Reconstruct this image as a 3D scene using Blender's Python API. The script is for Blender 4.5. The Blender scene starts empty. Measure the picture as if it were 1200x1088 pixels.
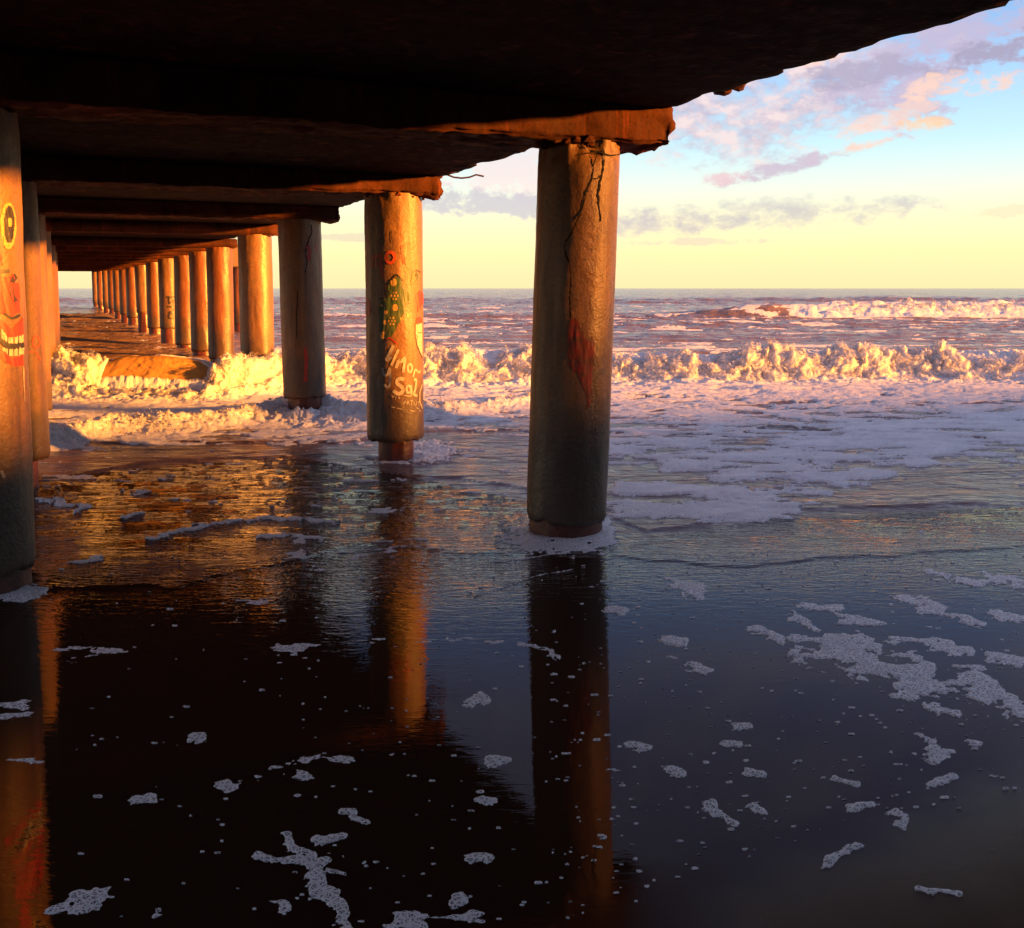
import bpy, bmesh, math, random
import numpy as np
from mathutils import Vector, Matrix
random.seed(7); RNG = np.random.default_rng(11)
R = math.radians
scene = bpy.context.scene
col = scene.collection

# ------------------------------------------------------------------ camera
F = 1150.0; PITCH = math.atan(94/1150); EYE = 1.6
cp, sp = math.cos(PITCH), math.sin(PITCH)
cam_d = bpy.data.cameras.new('camera'); cam = bpy.data.objects.new('camera', cam_d); col.objects.link(cam)
cam.location = (0, 0, EYE); cam.rotation_euler = (math.pi/2-PITCH, 0, 0)
cam_d.sensor_width = 36; cam_d.sensor_fit = 'HORIZONTAL'; cam_d.lens = 36*F/1200
cam_d.shift_y = -112/1200; cam_d.clip_start = 0.05; cam_d.clip_end = 30000
scene.camera = cam

def proj(X, Y, z=0.0):
    dz = z-EYE
    zc = Y*cp-dz*sp
    return 600+F*X/zc, 432-F*(Y*sp+dz*cp)/zc
def ground(px, py, z=0.0):
    a = (px-600)/F; b = (432-py)/F
    dx, dy, dz = a, cp+b*sp, -sp+b*cp
    t = (z-EYE)/dz
    return dx*t, dy*t
def at(px, py, Y):
    a = (px-600)/F; b = (432-py)/F
    t = Y/(cp+b*sp)
    return Vector((a*t, Y, EYE+(-sp+b*cp)*t))

# ------------------------------------------------------------------ numpy noise
_p = RNG.permutation(512).astype(np.int32); _p = np.concatenate([_p % 512, _p % 512])
_a = np.linspace(0, 2*np.pi, 64, endpoint=False)
GX, GY = np.cos(_a).astype(np.float32), np.sin(_a).astype(np.float32)
def perlin(x, y, seed=0):
    x = np.asarray(x, np.float32)+seed*17.31; y = np.asarray(y, np.float32)+seed*5.77
    xi = np.floor(x); yi = np.floor(y); fx = x-xi; fy = y-yi
    xi = xi.astype(np.int32) & 511; yi = yi.astype(np.int32) & 511
    u = fx*fx*fx*(fx*(fx*6-15)+10); v = fy*fy*fy*(fy*(fy*6-15)+10)
    def g(ix, iy, dx, dy):
        h = _p[(_p[ix & 511]+iy) & 511] & 63
        return GX[h]*dx+GY[h]*dy
    n00 = g(xi, yi, fx, fy); n10 = g(xi+1, yi, fx-1, fy)
    n01 = g(xi, yi+1, fx, fy-1); n11 = g(xi+1, yi+1, fx-1, fy-1)
    a = n00+u*(n10-n00); b = n01+u*(n11-n01)
    return (a+v*(b-a))*1.5
def fbm(x, y, o=4, seed=0, gain=.5, lac=2.03):
    s = 0; a = 1.0; t = 0
    for k in range(o):
        s = s+a*perlin(x, y, seed+k*3); t += a
        a *= gain; x = x*lac; y = y*lac
    return s/t*1.35
def billow(x, y, o=4, seed=0, gain=.5):
    s = 0; a = 1.0; t = 0
    for k in range(o):
        s = s+a*np.abs(perlin(x, y, seed+k*3)); t += a
        a *= gain; x = x*2.1; y = y*2.1
    return s/t*1.6
def sst(a, b, x):
    t = np.clip((x-a)/(b-a), 0, 1); return t*t*(3-2*t)

# ------------------------------------------------------------------ materials
def new_mat(name):
    m = bpy.data.materials.new(name); m.use_nodes = True
    nt = m.node_tree; b = nt.nodes['Principled BSDF']
    return m, nt, b
def N(nt, t, **k):
    n = nt.nodes.new(t)
    for a, v in k.items():
        if a.startswith('i_'): n.inputs[a[2:].replace('_', ' ')].default_value = v
        else: setattr(n, a, v)
    return n
def noise(nt, vec, scale, detail=4, rough=.6, dist=0):
    n = N(nt, 'ShaderNodeTexNoise'); n.inputs['Scale'].default_value = scale
    n.inputs['Detail'].default_value = detail; n.inputs['Roughness'].default_value = rough
    n.inputs['Distortion'].default_value = dist
    if vec is not None: nt.links.new(vec, n.inputs['Vector'])
    return n.outputs['Fac']
def ramp(nt, fac, stops):
    r = N(nt, 'ShaderNodeValToRGB'); e = r.color_ramp.elements
    while len(e) < len(stops): e.new(.5)
    for k, (p, c) in enumerate(stops):
        e[k].position = p; e[k].color = (c, c, c, 1) if isinstance(c, (int, float)) else (*c, 1)
    nt.links.new(fac, r.inputs['Fac']); return r.outputs['Color']
def mathn(nt, op, a, b=None, c=None, clamp=False):
    n = N(nt, 'ShaderNodeMath', operation=op); n.use_clamp = clamp
    for k, v in enumerate((a, b, c)):
        if v is None: continue
        if isinstance(v, (int, float)): n.inputs[k].default_value = v
        else: nt.links.new(v, n.inputs[k])
    return n.outputs[0]
def mixc(nt, fac, a, b, mode='MIX'):
    n = N(nt, 'ShaderNodeMix', data_type='RGBA', blend_type=mode)
    for s, v in ((0, fac), (6, a), (7, b)):
        if isinstance(v, (int, float)): n.inputs[s].default_value = v
        elif isinstance(v, tuple): n.inputs[s].default_value = (*v, 1)
        else: nt.links.new(v, n.inputs[s])
    return n.outputs[2]
def bump(nt, b, h, strength=.4, dist=.01, prev=None):
    n = N(nt, 'ShaderNodeBump'); n.inputs['Strength'].default_value = strength
    n.inputs['Distance'].default_value = dist
    nt.links.new(h, n.inputs['Height'])
    if prev is not None: nt.links.new(prev, n.inputs['Normal'])
    if b is not None: nt.links.new(n.outputs[0], b.inputs['Normal'])
    return n.outputs[0]
def coords(nt, scale=(1, 1, 1), src='Object'):
    tc = N(nt, 'ShaderNodeTexCoord'); mp = N(nt, 'ShaderNodeMapping')
    mp.inputs['Scale'].default_value = scale
    nt.links.new(tc.outputs[src], mp.inputs['Vector']); return mp.outputs[0]

def concrete_mat(name, c1, c2, streak, rough=.5, rust=.3, spec=.5, tide=False):
    m, nt, b = new_mat(name)
    oi = N(nt, 'ShaderNodeObjectInfo')
    tc = N(nt, 'ShaderNodeTexCoord')
    add = N(nt, 'ShaderNodeVectorMath', operation='ADD')
    nt.links.new(tc.outputs['Object'], add.inputs[0])
    cmb = N(nt, 'ShaderNodeCombineXYZ')
    r9 = mathn(nt, 'MULTIPLY', oi.outputs['Random'], 40.0)
    for k in range(3): nt.links.new(r9, cmb.inputs[k])
    nt.links.new(cmb.outputs[0], add.inputs[1])
    v = add.outputs[0]
    mp = N(nt, 'ShaderNodeMapping'); mp.inputs['Scale'].default_value = (9, 9, .7); nt.links.new(v, mp.inputs[0])
    vs = mp.outputs[0]
    base = mixc(nt, ramp(nt, noise(nt, v, 2.2, 5, .65), [(.3, 0.0), (.7, 1.0)]), c1, c2)
    st = ramp(nt, noise(nt, vs, 1.0, 5, .6), [(.5, 0.0), (.72, 1.0)])
    base = mixc(nt, mathn(nt, 'MULTIPLY', st, .75), base, streak)
    ru = ramp(nt, noise(nt, vs, .55, 4, .7, .6), [(.58, 0.0), (.7, 1.0)])
    base = mixc(nt, mathn(nt, 'MULTIPLY', ru, rust), base, (.22, .045, .012))
    sp_ = ramp(nt, noise(nt, v, 45, 3, .7), [(.25, .55), (.5, 1.0)])
    base = mixc(nt, 1.0, base, sp_, 'MULTIPLY')
    if tide:
        sz = N(nt, 'ShaderNodeSeparateXYZ'); nt.links.new(tc.outputs['Object'], sz.inputs[0])
        tz = mathn(nt, 'SUBTRACT', mathn(nt, 'ADD', sz.outputs[2], mathn(nt, 'MULTIPLY', noise(nt, v, 3.5, 6, .7), -.9)), .1)
        base = mixc(nt, ramp(nt, tz, [(.0, .82), (.35, 0.0)]), base, (.05, .036, .024))
        base = mixc(nt, mathn(nt, 'MULTIPLY', ramp(nt, noise(nt, v, 7, 6, .8), [(.56, 0.0), (.62, 1.0)]), .5), base, (.10, .07, .045))
    nt.links.new(base, b.inputs['Base Color'])
    rr = ramp(nt, noise(nt, vs, 1.3, 3, .6), [(.3, rough-.14), (.7, rough+.2)])
    nt.links.new(rr, b.inputs['Roughness'])
    b.inputs['Specular IOR Level'].default_value = spec
    hh = mathn(nt, 'ADD', noise(nt, v, 30, 5, .7), mathn(nt, 'MULTIPLY', noise(nt, v, 5, 4, .6), 1.6))
    bump(nt, b, hh, .5, .012)
    return m
def flat_mat(name, c, c2=None, rough=.6, sc=30):
    m, nt, b = new_mat(name)
    v = coords(nt)
    c2 = c2 or tuple(x*.55 for x in c)
    nt.links.new(mixc(nt, ramp(nt, noise(nt, v, sc, 4, .7), [(.38, 0.0), (.6, 1.0)]), c2, c), b.inputs['Base Color'])
    b.inputs['Roughness'].default_value = rough
    bump(nt, b, noise(nt, v, 60, 3, .7), .3, .004)
    return m
M = {}
M['pile'] = concrete_mat('pile_concrete', (.24, .118, .042), (.155, .08, .033), (.062, .03, .013), .42, .35, tide=True)
M['pile_rusty'] = concrete_mat('pile_concrete_rusty', (.215, .082, .024), (.15, .052, .015), (.075, .028, .012), .38, .85, tide=True)
M['pile_core'] = concrete_mat('pile_core_rust_red', (.14, .035, .018), (.08, .02, .012), (.03, .012, .008), .35, .5)
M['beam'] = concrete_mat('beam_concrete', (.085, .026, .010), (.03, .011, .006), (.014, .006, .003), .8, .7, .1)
M['deck'] = concrete_mat('deck_shade_concrete', (.02, .011, .007), (.012, .007, .005), (.007, .004, .003), .9, .4, .1)  # near-black tone puts the shade of the underside into the concrete
M['rebar'] = flat_mat('rusty_steel', (.09, .03, .015), rough=.8)
M['crack'] = flat_mat('dark_crack', (.006, .004, .003), rough=.95)
M['red'] = flat_mat('red_paint', (.42, .025, .012), (.22, .03, .014), .5, 14)
M['red_stain'] = flat_mat('red_stain', (.25, .022, .01), (.1, .03, .014), .6, 16)
M['orange_paint'] = flat_mat('orange_red_paint', (.5, .06, .015), (.33, .06, .02), .5, 40)
M['green'] = flat_mat('green_paint', (.035, .075, .02), (.07, .09, .03), .55, 16)
M['yellow'] = flat_mat('yellow_paint_and_sun', (.46, .29, .08), (.34, .19, .05), .5, 60)
M['white'] = flat_mat('white_paint', (.46, .41, .34), (.30, .25, .19), .55, 60)
M['black'] = flat_mat('black_paint', (.012, .010, .009), (.03, .02, .015), .5, 40)
M['wood'] = flat_mat('weathered_wood', (.2, .14, .09), (.1, .07, .05), .8, 12)
M['whiteboard'] = flat_mat('white_boards', (.5, .47, .42), (.35, .3, .25), .7, 9)

def sand_mat():
    m, nt, b = new_mat('dry_sand'); v = coords(nt)
    nt.links.new(mixc(nt, noise(nt, v, 1.5, 6, .7), (.16, .11, .07), (.3, .21, .13)), b.inputs['Base Color'])
    b.inputs['Roughness'].default_value = .9
    bump(nt, b, noise(nt, v, 6, 6, .7), .6, .05); return m
M['sand'] = sand_mat()

def wet_sand_mat():
    m, nt, b = new_mat('wet_sand_film')
    v = coords(nt)
    at_ = N(nt, 'ShaderNodeAttribute'); at_.attribute_name = 'dry'
    g = noise(nt, v, 400, 2, .8)
    c = mixc(nt, noise(nt, v, .9, 4, .6), (.020, .009, .005), (.036, .016, .008))
    c = mixc(nt, at_.outputs['Fac'], c, mixc(nt, noise(nt, v, 7, 6, .7), (.05, .024, .014), (.10, .05, .03)))
    c = mixc(nt, mathn(nt, 'MULTIPLY', ramp(nt, g, [(.5, 0.0), (.75, 1.0)]), .55), c, (.08, .042, .024))
    nt.links.new(c, b.inputs['Base Color'])
    r = mathn(nt, 'MULTIPLY_ADD', at_.outputs['Fac'], .42, .0, clamp=True)
    nt.links.new(r, b.inputs['Roughness'])
    b.inputs['IOR'].default_value = 1.33
    nt.links.new(mathn(nt, 'MULTIPLY_ADD', at_.outputs['Fac'], -.21, .27, clamp=True), b.inputs['Specular IOR Level'])
    at2 = N(nt, 'ShaderNodeAttribute'); at2.attribute_name = 'ripple'
    vr = coords(nt, (1.0, 3.4, 1))
    n1 = noise(nt, vr, 6.5, 3, .6, .9); n2 = noise(nt, vr, 24, 2, .5)
    h = mathn(nt, 'MULTIPLY', mathn(nt, 'ADD', n1, mathn(nt, 'MULTIPLY', n2, .3)), at2.outputs['Fac'])
    p = bump(nt, None, h, 1.0, .034)
    # tiny grain where the film is thin
    h2 = mathn(nt, 'MULTIPLY', g, mathn(nt, 'MULTIPLY_ADD', at_.outputs['Fac'], 1.0, .0))
    bump(nt, b, h2, 1.0, .0015, p)
    return m
M['wet_sand'] = wet_sand_mat()
def sea_mat():
    m, nt, b = new_mat('turbid_sea_water')
    v = coords(nt)
    at_ = N(nt, 'ShaderNodeAttribute'); at_.attribute_name = 'ochre_glow'
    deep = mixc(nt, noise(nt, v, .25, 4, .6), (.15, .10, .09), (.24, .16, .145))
    c = mixc(nt, at_.outputs['Fac'], deep, (.52, .28, .075))  # ochre on the wave faces stands in for sunlight glowing through them
    nt.links.new(c, b.inputs['Base Color'])
    b.inputs['Roughness'].default_value = .16; b.inputs['Specular IOR Level'].default_value = .24
    b.inputs['IOR'].default_value = 1.33
    va = coords(nt, (.55, 1.5, 1))
    n0 = noise(nt, va, 1.1, 4, .6, .5); n1 = noise(nt, va, 7, 4, .6, .8)
    p = bump(nt, None, n0, .5, .25)
    bump(nt, b, n1, .7, .035, p)
    return m
M['sea'] = sea_mat()
def foam_mat():
    m, nt, b = new_mat('sea_foam')
    v = coords(nt)
    at_ = N(nt, 'ShaderNodeAttribute'); at_.attribute_name = 'thick'
    vo = N(nt, 'ShaderNodeTexVoronoi', feature='DISTANCE_TO_EDGE'); vo.inputs['Scale'].default_value = 52
    nt.links.new(v, vo.inputs['Vector'])
    vo2 = N(nt, 'ShaderNodeTexVoronoi', feature='DISTANCE_TO_EDGE'); vo2.inputs['Scale'].default_value = 130
    nt.links.new(v, vo2.inputs['Vector'])
    d = mathn(nt, 'MINIMUM', vo.outputs['Distance'], mathn(nt, 'MULTIPLY', vo2.outputs['Distance'], 1.1))
    wall = ramp(nt, d, [(.06, 1.0), (.17, 0.0)])
    vm = coords(nt, (1, 2.2, 1)); fill = mathn(nt, 'MAXIMUM', wall, mathn(nt, 'MULTIPLY', at_.outputs['Fac'], ramp(nt, noise(nt, vm, 3.2, 8, .68, 1.2), [(.36, .35), (.58, 1.0)])))
    b.inputs['Base Color'].default_value = (.86, .86, .86, 1)
    b.inputs['Roughness'].default_value = .55
    b.inputs['Specular IOR Level'].default_value = .35
    nn = mathn(nt, 'ADD', noise(nt, v, 16, 8, .75), mathn(nt, 'MULTIPLY', wall, .12))
    bump(nt, b, nn, .6, .022)
    tr = N(nt, 'ShaderNodeBsdfTransparent'); mx = N(nt, 'ShaderNodeMixShader')
    al = mathn(nt, 'MULTIPLY_ADD', fill, .76, .24, clamp=True)
    nt.links.new(al, mx.inputs[0]); nt.links.new(tr.outputs[0], mx.inputs[1]); nt.links.new(b.outputs[0], mx.inputs[2])
    out = nt.nodes['Material Output']; nt.links.new(mx.outputs[0], out.inputs['Surface'])
    return m
M['foam'] = foam_mat()
def spray_mat():
    m, nt, b = new_mat('spray')
    v = coords(nt)
    nt.links.new(mixc(nt, noise(nt, v, 9, 5, .7), (.74, .69, .66), (.88, .85, .82)), b.inputs['Base Color']); b.inputs['Roughness'].default_value = .5
    bump(nt, b, noise(nt, v, 30, 8, .8), .8, .03)
    tr = N(nt, 'ShaderNodeBsdfTranslucent'); tr.inputs[0].default_value = (.8, .76, .72, 1); mx = N(nt, 'ShaderNodeMixShader'); mx.inputs[0].default_value = .28
    nt.links.new(b.outputs[0], mx.inputs[1]); nt.links.new(tr.outputs[0], mx.inputs[2]); nt.links.new(mx.outputs[0], nt.nodes['Material Output'].inputs['Surface'])
    return m
M['spray'] = spray_mat()

def shell_mat(name, cover):
    m, nt, b = new_mat(name); v = coords(nt)
    b.inputs['Base Color'].default_value = (.88, .85, .82, 1); b.inputs['Roughness'].default_value = .5
    tl = N(nt, 'ShaderNodeBsdfTranslucent'); tl.inputs[0].default_value = (.85, .82, .78, 1); m1 = N(nt, 'ShaderNodeMixShader'); m1.inputs[0].default_value = .3
    nt.links.new(b.outputs[0], m1.inputs[1]); nt.links.new(tl.outputs[0], m1.inputs[2])
    n_ = mathn(nt, 'ADD', mathn(nt, 'MULTIPLY', noise(nt, v, 5, 4, .6), .45), mathn(nt, 'MULTIPLY', noise(nt, v, 26, 7, .8, .6), .55))
    al = ramp(nt, n_, [(1-cover-.035, 0.0), (1-cover+.045, 1.0)])
    tr = N(nt, 'ShaderNodeBsdfTransparent'); m2 = N(nt, 'ShaderNodeMixShader')
    nt.links.new(al, m2.inputs[0]); nt.links.new(tr.outputs[0], m2.inputs[1]); nt.links.new(m1.outputs[0], m2.inputs[2])
    nt.links.new(m2.outputs[0], nt.nodes['Material Output'].inputs['Surface'])
    return m
M['shell'] = [M['spray'], shell_mat('froth_dense', .53), shell_mat('froth_loose', .47), shell_mat('froth_thin', .42)]

# ------------------------------------------------------------------ object helpers
def tag(o, label=None, cat=None, group=None, kind=None):
    for k, v in (('label', label), ('category', cat), ('group', group), ('kind', kind)):
        if v: o[k] = v
    return o
def empty(name, loc, **k):
    o = bpy.data.objects.new(name, None); col.objects.link(o); o.location = loc; o.empty_display_size = .2
    return tag(o, **k)
def mesh_np(name, V, Fq, mat, parent=None, smooth=True):
    me = bpy.data.meshes.new(name)
    V = np.asarray(V, np.float32); Fq = np.asarray(Fq, np.int32)
    n = Fq.shape[1]
    me.vertices.add(len(V)); me.vertices.foreach_set('co', V.ravel())
    me.loops.add(Fq.size); me.loops.foreach_set('vertex_index', Fq.ravel())
    me.polygons.add(len(Fq)); me.polygons.foreach_set('loop_start', np.arange(0, Fq.size, n, dtype=np.int32))
    me.polygons.foreach_set('loop_total', np.full(len(Fq), n, np.int32))
    me.polygons.foreach_set('use_smooth', np.full(len(Fq), smooth, bool))
    me.update(calc_edges=True); me.validate()
    me.materials.append(mat)
    o = bpy.data.objects.new(name, me); col.objects.link(o)
    if parent: o.parent = parent
    return o
def obj_bm(name, bm, mat, parent=None, smooth=False):
    me = bpy.data.meshes.new(name); bm.to_mesh(me); bm.free()
    if smooth:
        for p in me.polygons: p.use_smooth = True
    me.materials.append(mat)
    o = bpy.data.objects.new(name, me); col.objects.link(o)
    if parent: o.parent = parent
    return o

# ------------------------------------------------------------------ pier frame (u seaward, v to the right)
TH = math.atan(512/1150); c24, s24 = math.cos(TH), math.sin(TH)
UD = Vector((-s24, c24, 0)); VD = Vector((c24, s24, 0))
def veff(px, Z): return (px-600)/F*(Z*cp+EYE*sp)-(88-600)/F*Z            # sideways offset seen at depth Z from the vanishing line
def bend(Z): return 0.0 if Z < 16 else -.03*(Z-16)
def Xof(ve, Z): return (88-600)/F*Z+ve

# pile table: pixel centre of foot, depth, sleeve bottom height, core radius, lean(x at top), material, label
right = [
 (663, 6.38, .085, .235, .075, 'pile', 'nearest thick concrete pile, cracked from its cap down to a dark red stain'),
 (464, 9.05, .20, .165, 0, 'pile', 'graffiti painted pile lettered Limon y Sal with green shape, on red foot'),
 (358, 12.2, .24, .205, -.035, 'pile', 'grey unlit pile with stepped rust red foot between graffiti pile and sunlit pile'),
 (303, 15.6, .12, .235, -.01, 'pile', 'sunlit ochre pile just beyond the grey unlit pile, seawater round its foot'),
 (260, 20.4, .14, .23, 0, 'pile_rusty', 'sunlit ochre pile fifth out from the cracked one'),
 (238, 22.8, .14, .23, 0, 'pile_rusty', 'sunlit rusty pile sixth out, half behind the fifth'),
 (218, 25.4, .14, .22, .02, 'pile_rusty', 'rust streaked dark orange pile seventh out in the right row'),
 (199, 28.0, .45, .24, 0, 'pile', 'pale yellow lit pile with black scribbles, eighth out in the right row'),
 (183, 32.0, .3, .22, 0, 'pile_rusty', 'rusty pile between the scribbled pile and the pale tenth pile'),
 (170, 36.0, .7, .23, -.05, 'pile', 'pale lit pile tenth out in the right row above dark foot'),
 (157, 40.0, .4, .22, 0, 'pile_rusty', None), (148, 45.0, .4, .22, 0, 'pile_rusty', None),
 (140, 50.0, .4, .22, 0, 'pile', None), (133, 56.0, .4, .22, 0, 'pile_rusty', None),
 (126, 62.0, .4, .22, 0, 'pile', None), (119, 70.0, .4, .22, 0, 'pile_rusty', None),
 (113, 78.0, .4, .22, 0, 'pile', None)]
left = [
 (-20, 5.15, .10, .235, 0, 'pile', 'nearest left pile painted with a round eye and a red grinning mouth'),
 (19, 7.8, .23, .17, -.03, 'pile', 'second left pile, sunlit in its upper half, on thin red foot'),
 (33, 11.1, .2, .2, 0, 'pile', 'third left pile, a dark strip behind the half sunlit pile'),
 (44, 14.4, .2, .22, 0, 'pile', 'fourth left pile, bright orange sliver beside the curling wave'),
 (53, 19.0, .2, .22, 0, 'pile_rusty', 'fifth left pile, thin lit strip at the edge of the bright opening'),
 (57, 22.5, .2, .22, 0, 'pile', 'sixth left pile, farthest visible strip before the bright opening'),
 (59, 28.0, .2, .22, 0, 'pile', None), (60, 36.0, .2, .22, 0, 'pile', None), (60, 45.0, .2, .22, 0, 'pile', None)]
RAD = .262
def Hdeck(Z):       # underside of the deck above the eye
    if Z < 6.7: h = 1.157
    elif Z < 9.2: h = 1.157-.15*(Z-6.7)/2.5
    else: h = 1.007
    if Z > 45: h += .0150*(Z-45)
    return h
def Hbeam(Z): return Hdeck(Z)-(.245 if Z < 8 else .18)

def shaft_noise(T, Z, seed, lump):
    return fbm(np.cos(T)*2+seed*3.7, np.sin(T)*2+Z*1.4, 4, seed)*lump+fbm(np.cos(T)*8+9, np.sin(T)*8+Z*7, 3, seed+5)*lump*.5
def pile_shaft(r0, z0, z1, seed, mat, parent, name='shaft', nseg=72, chip=.02, lump=.006, crumble=0.0):
    nz = max(10, int((z1-z0)/.04))
    th = np.linspace(0, 2*np.pi, nseg, endpoint=False); zz = np.linspace(z0, z1, nz)
    T, Z = np.meshgrid(th, zz)
    d = shaft_noise(T, Z, seed, lump)
    rad = r0+d
    k = np.clip((Z-z0)/.035, 0, 1); rad = rad-(1-k)*chip*.5
    Zc = Z.copy(); Zc[0] += np.abs(fbm(np.cos(th)*3, np.sin(th)*3, 3, seed+9))*chip*2
    if crumble:
        kk = np.clip((Z-(z1-.16))/.16, 0, 1)
        rad = rad-kk*np.clip(fbm(np.cos(T)*3.3, np.sin(T)*3.3+Z*5, 4, seed+2)+.25, 0, 1)*crumble
    V = np.stack([rad*np.cos(T), rad*np.sin(T), Zc], -1).reshape(-1, 3)
    Fq = []
    for j in range(nz-1):
        a = j*nseg+np.arange(nseg); b = j*nseg+(np.arange(nseg)+1) % nseg
        Fq.append(np.stack([a, b, b+nseg, a+nseg], 1))
    Fq = np.concatenate(Fq)
    # bottom cap ring toward centre
    base = len(V); V = np.vstack([V, [[0, 0, z0+.01]]])
    a = np.arange(nseg); b = (a+1) % nseg
    cap = np.stack([b, a, np.full(nseg, base), np.full(nseg, base)], 1)
    o = mesh_np(name, V, Fq, mat, parent)
    bm = bmesh.new(); bm.from_mesh(o.data); bm.verts.ensure_lookup_table()
    for i in range(nseg):
        try: bm.faces.new((bm.verts[b[i]], bm.verts[a[i]], bm.verts[base]))
        except Exception: pass
    bm.to_mesh(o.data); bm.free()
    return o

piles = {}
def make_pile(side, i, spec, group):
    px, Z, zs, rc, lean, mk, label = spec
    X = Xof(veff(px, Z), Z)
    top = EYE+Hbeam(Z)
    t = empty('concrete_pile', (X, Z, 0), label=label or ('far thin pile of the right row near the opening' if side == 'R' else 'far left row pile hidden behind nearer ones'), cat='pile', group=group)
    t.rotation_euler = (0, math.atan2(lean, top), 0)
    s = pile_shaft(RAD, zs, top+.01, i+(20 if side == 'L' else 1), M[mk], t, crumble=.09 if (side, i) == ('R', 0) else .02)
    c = pile_shaft(rc, -.7, zs+.05, i+40, M['pile_core'], t, name='foot', nseg=40, lump=.014)
    piles[(side, i)] = (t, X, Z, px)
    return t
for i, s_ in enumerate(right): make_pile('R', i, s_, 'piles of the right row')
for i, s_ in enumerate(left): make_pile('L', i, s_, 'piles of the left row')
# lone outer pile with a head block coloured yellow for the sun on it
def outer_pile():
    Z = 36.8; X = Xof(veff(281, Z), Z)
    t = empty('concrete_pile', (X, Z, 0), label='lone outer pile with block coloured sunlit yellow, seen between two sunlit piles', cat='pile')
    pile_shaft(.26, .25, EYE+.78, 77, M['pile_rusty'], t)
    pile_shaft(.22, -.7, .3, 78, M['pile_core'], t, name='foot', nseg=40)
    bm = bmesh.new(); bmesh.ops.create_cube(bm, size=1); bmesh.ops.scale(bm, vec=(.75, .8, .8), verts=bm.verts)
    bmesh.ops.translate(bm, vec=(0, 0, EYE+.78+.4), verts=bm.verts)
    bmesh.ops.bevel(bm, geom=bm.edges[:], offset=.03, segments=2, affect='EDGES')
    obj_bm('head_block', bm, M['yellow'], t)
outer_pile()

# ------------------------------------------------------------------ decals painted on piles
def dec_frame(key, inv=False):
    t, X, Z, px = piles[key]
    return t, X, Z
def conform(V, key):
    V = np.array(V, np.float64); T = np.arctan2(V[:, 1], V[:, 0]); seed = key[1]+(20 if key[0] == 'L' else 1)
    rr = np.hypot(V[:, 0], V[:, 1]); d = shaft_noise(T, V[:, 2], seed, .006)
    V[:, 0] *= (rr+d)/rr; V[:, 1] *= (rr+d)/rr; return V
def surf(key, x, y):
    """(arc length s, height z) on the pile for a point seen at pixel x,y"""
    t, X, Z = dec_frame(key)
    # ray / cylinder intersection, pile axis leaning slightly
    a = (x-600)/F; b = (432-y)/F
    d = Vector((a, cp+b*sp, -sp+b*cp))
    rot = t.rotation_euler.to_matrix().to_4x4(); Mi = (Matrix.Translation(t.location) @ rot).inverted()
    o = Mi @ Vector((0, 0, EYE)); d = (Mi.to_3x3() @ d)
    A = d.x**2+d.y**2; B = 2*(o.x*d.x+o.y*d.y); C = o.x**2+o.y**2-RAD**2
    D = B*B-4*A*C
    tt = (-B-math.sqrt(max(D, 0)))/(2*A)
    p = o+d*tt
    return math.atan2(p.x, -p.y)*RAD, p.z
def onc(s, z, off):
    ph = s/RAD; r = RAD+.0022+off*.12
    return (r*math.sin(ph), -r*math.cos(ph), z)
def stroke(V, Fc, key, pts, w, off=.008, closed=False, jitter=0.0):
    P = [surf(key, *p) for p in pts]
    if closed: P.append(P[0])
    Q = []
    for (a, b) in zip(P[:-1], P[1:]):
        n = max(1, int(math.hypot(b[0]-a[0], b[1]-a[1])/.012))
        for k in range(n): Q.append((a[0]+(b[0]-a[0])*k/n, a[1]+(b[1]-a[1])*k/n))
    Q.append(P[-1])
    # smooth
    for _ in range(2):
        Q = [Q[0]]+[((Q[i-1][0]+2*Q[i][0]+Q[i+1][0])/4, (Q[i-1][1]+2*Q[i][1]+Q[i+1][1])/4) for i in range(1, len(Q)-1)]+[Q[-1]]
    base = len(V)
    for i, (s, z) in enumerate(Q):
        i0, i1 = max(0, i-1), min(len(Q)-1, i+1)
        dx, dz = Q[i1][0]-Q[i0][0], Q[i1][1]-Q[i0][1]; L = math.hypot(dx, dz) or 1
        ww = w*(1+jitter*random.uniform(-1, 1))*.5
        s += jitter*.006*random.uniform(-1, 1)
        V.append(onc(s-dz/L*ww, z+dx/L*ww, off)); V.append(onc(s+dz/L*ww, z-dx/L*ww, off))
    for i in range(len(Q)-1):
        Fc.append((base+2*i, base+2*i+1, base+2*i+3, base+2*i+2))
def inside(poly, x, y):
    c = False; j = len(poly)-1
    for i in range(len(poly)):
        xi, yi = poly[i]; xj, yj = poly[j]
        if (yi > y) != (yj > y) and x < (xj-xi)*(y-yi)/(yj-yi)+xi: c = not c
        j = i
    return c
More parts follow.
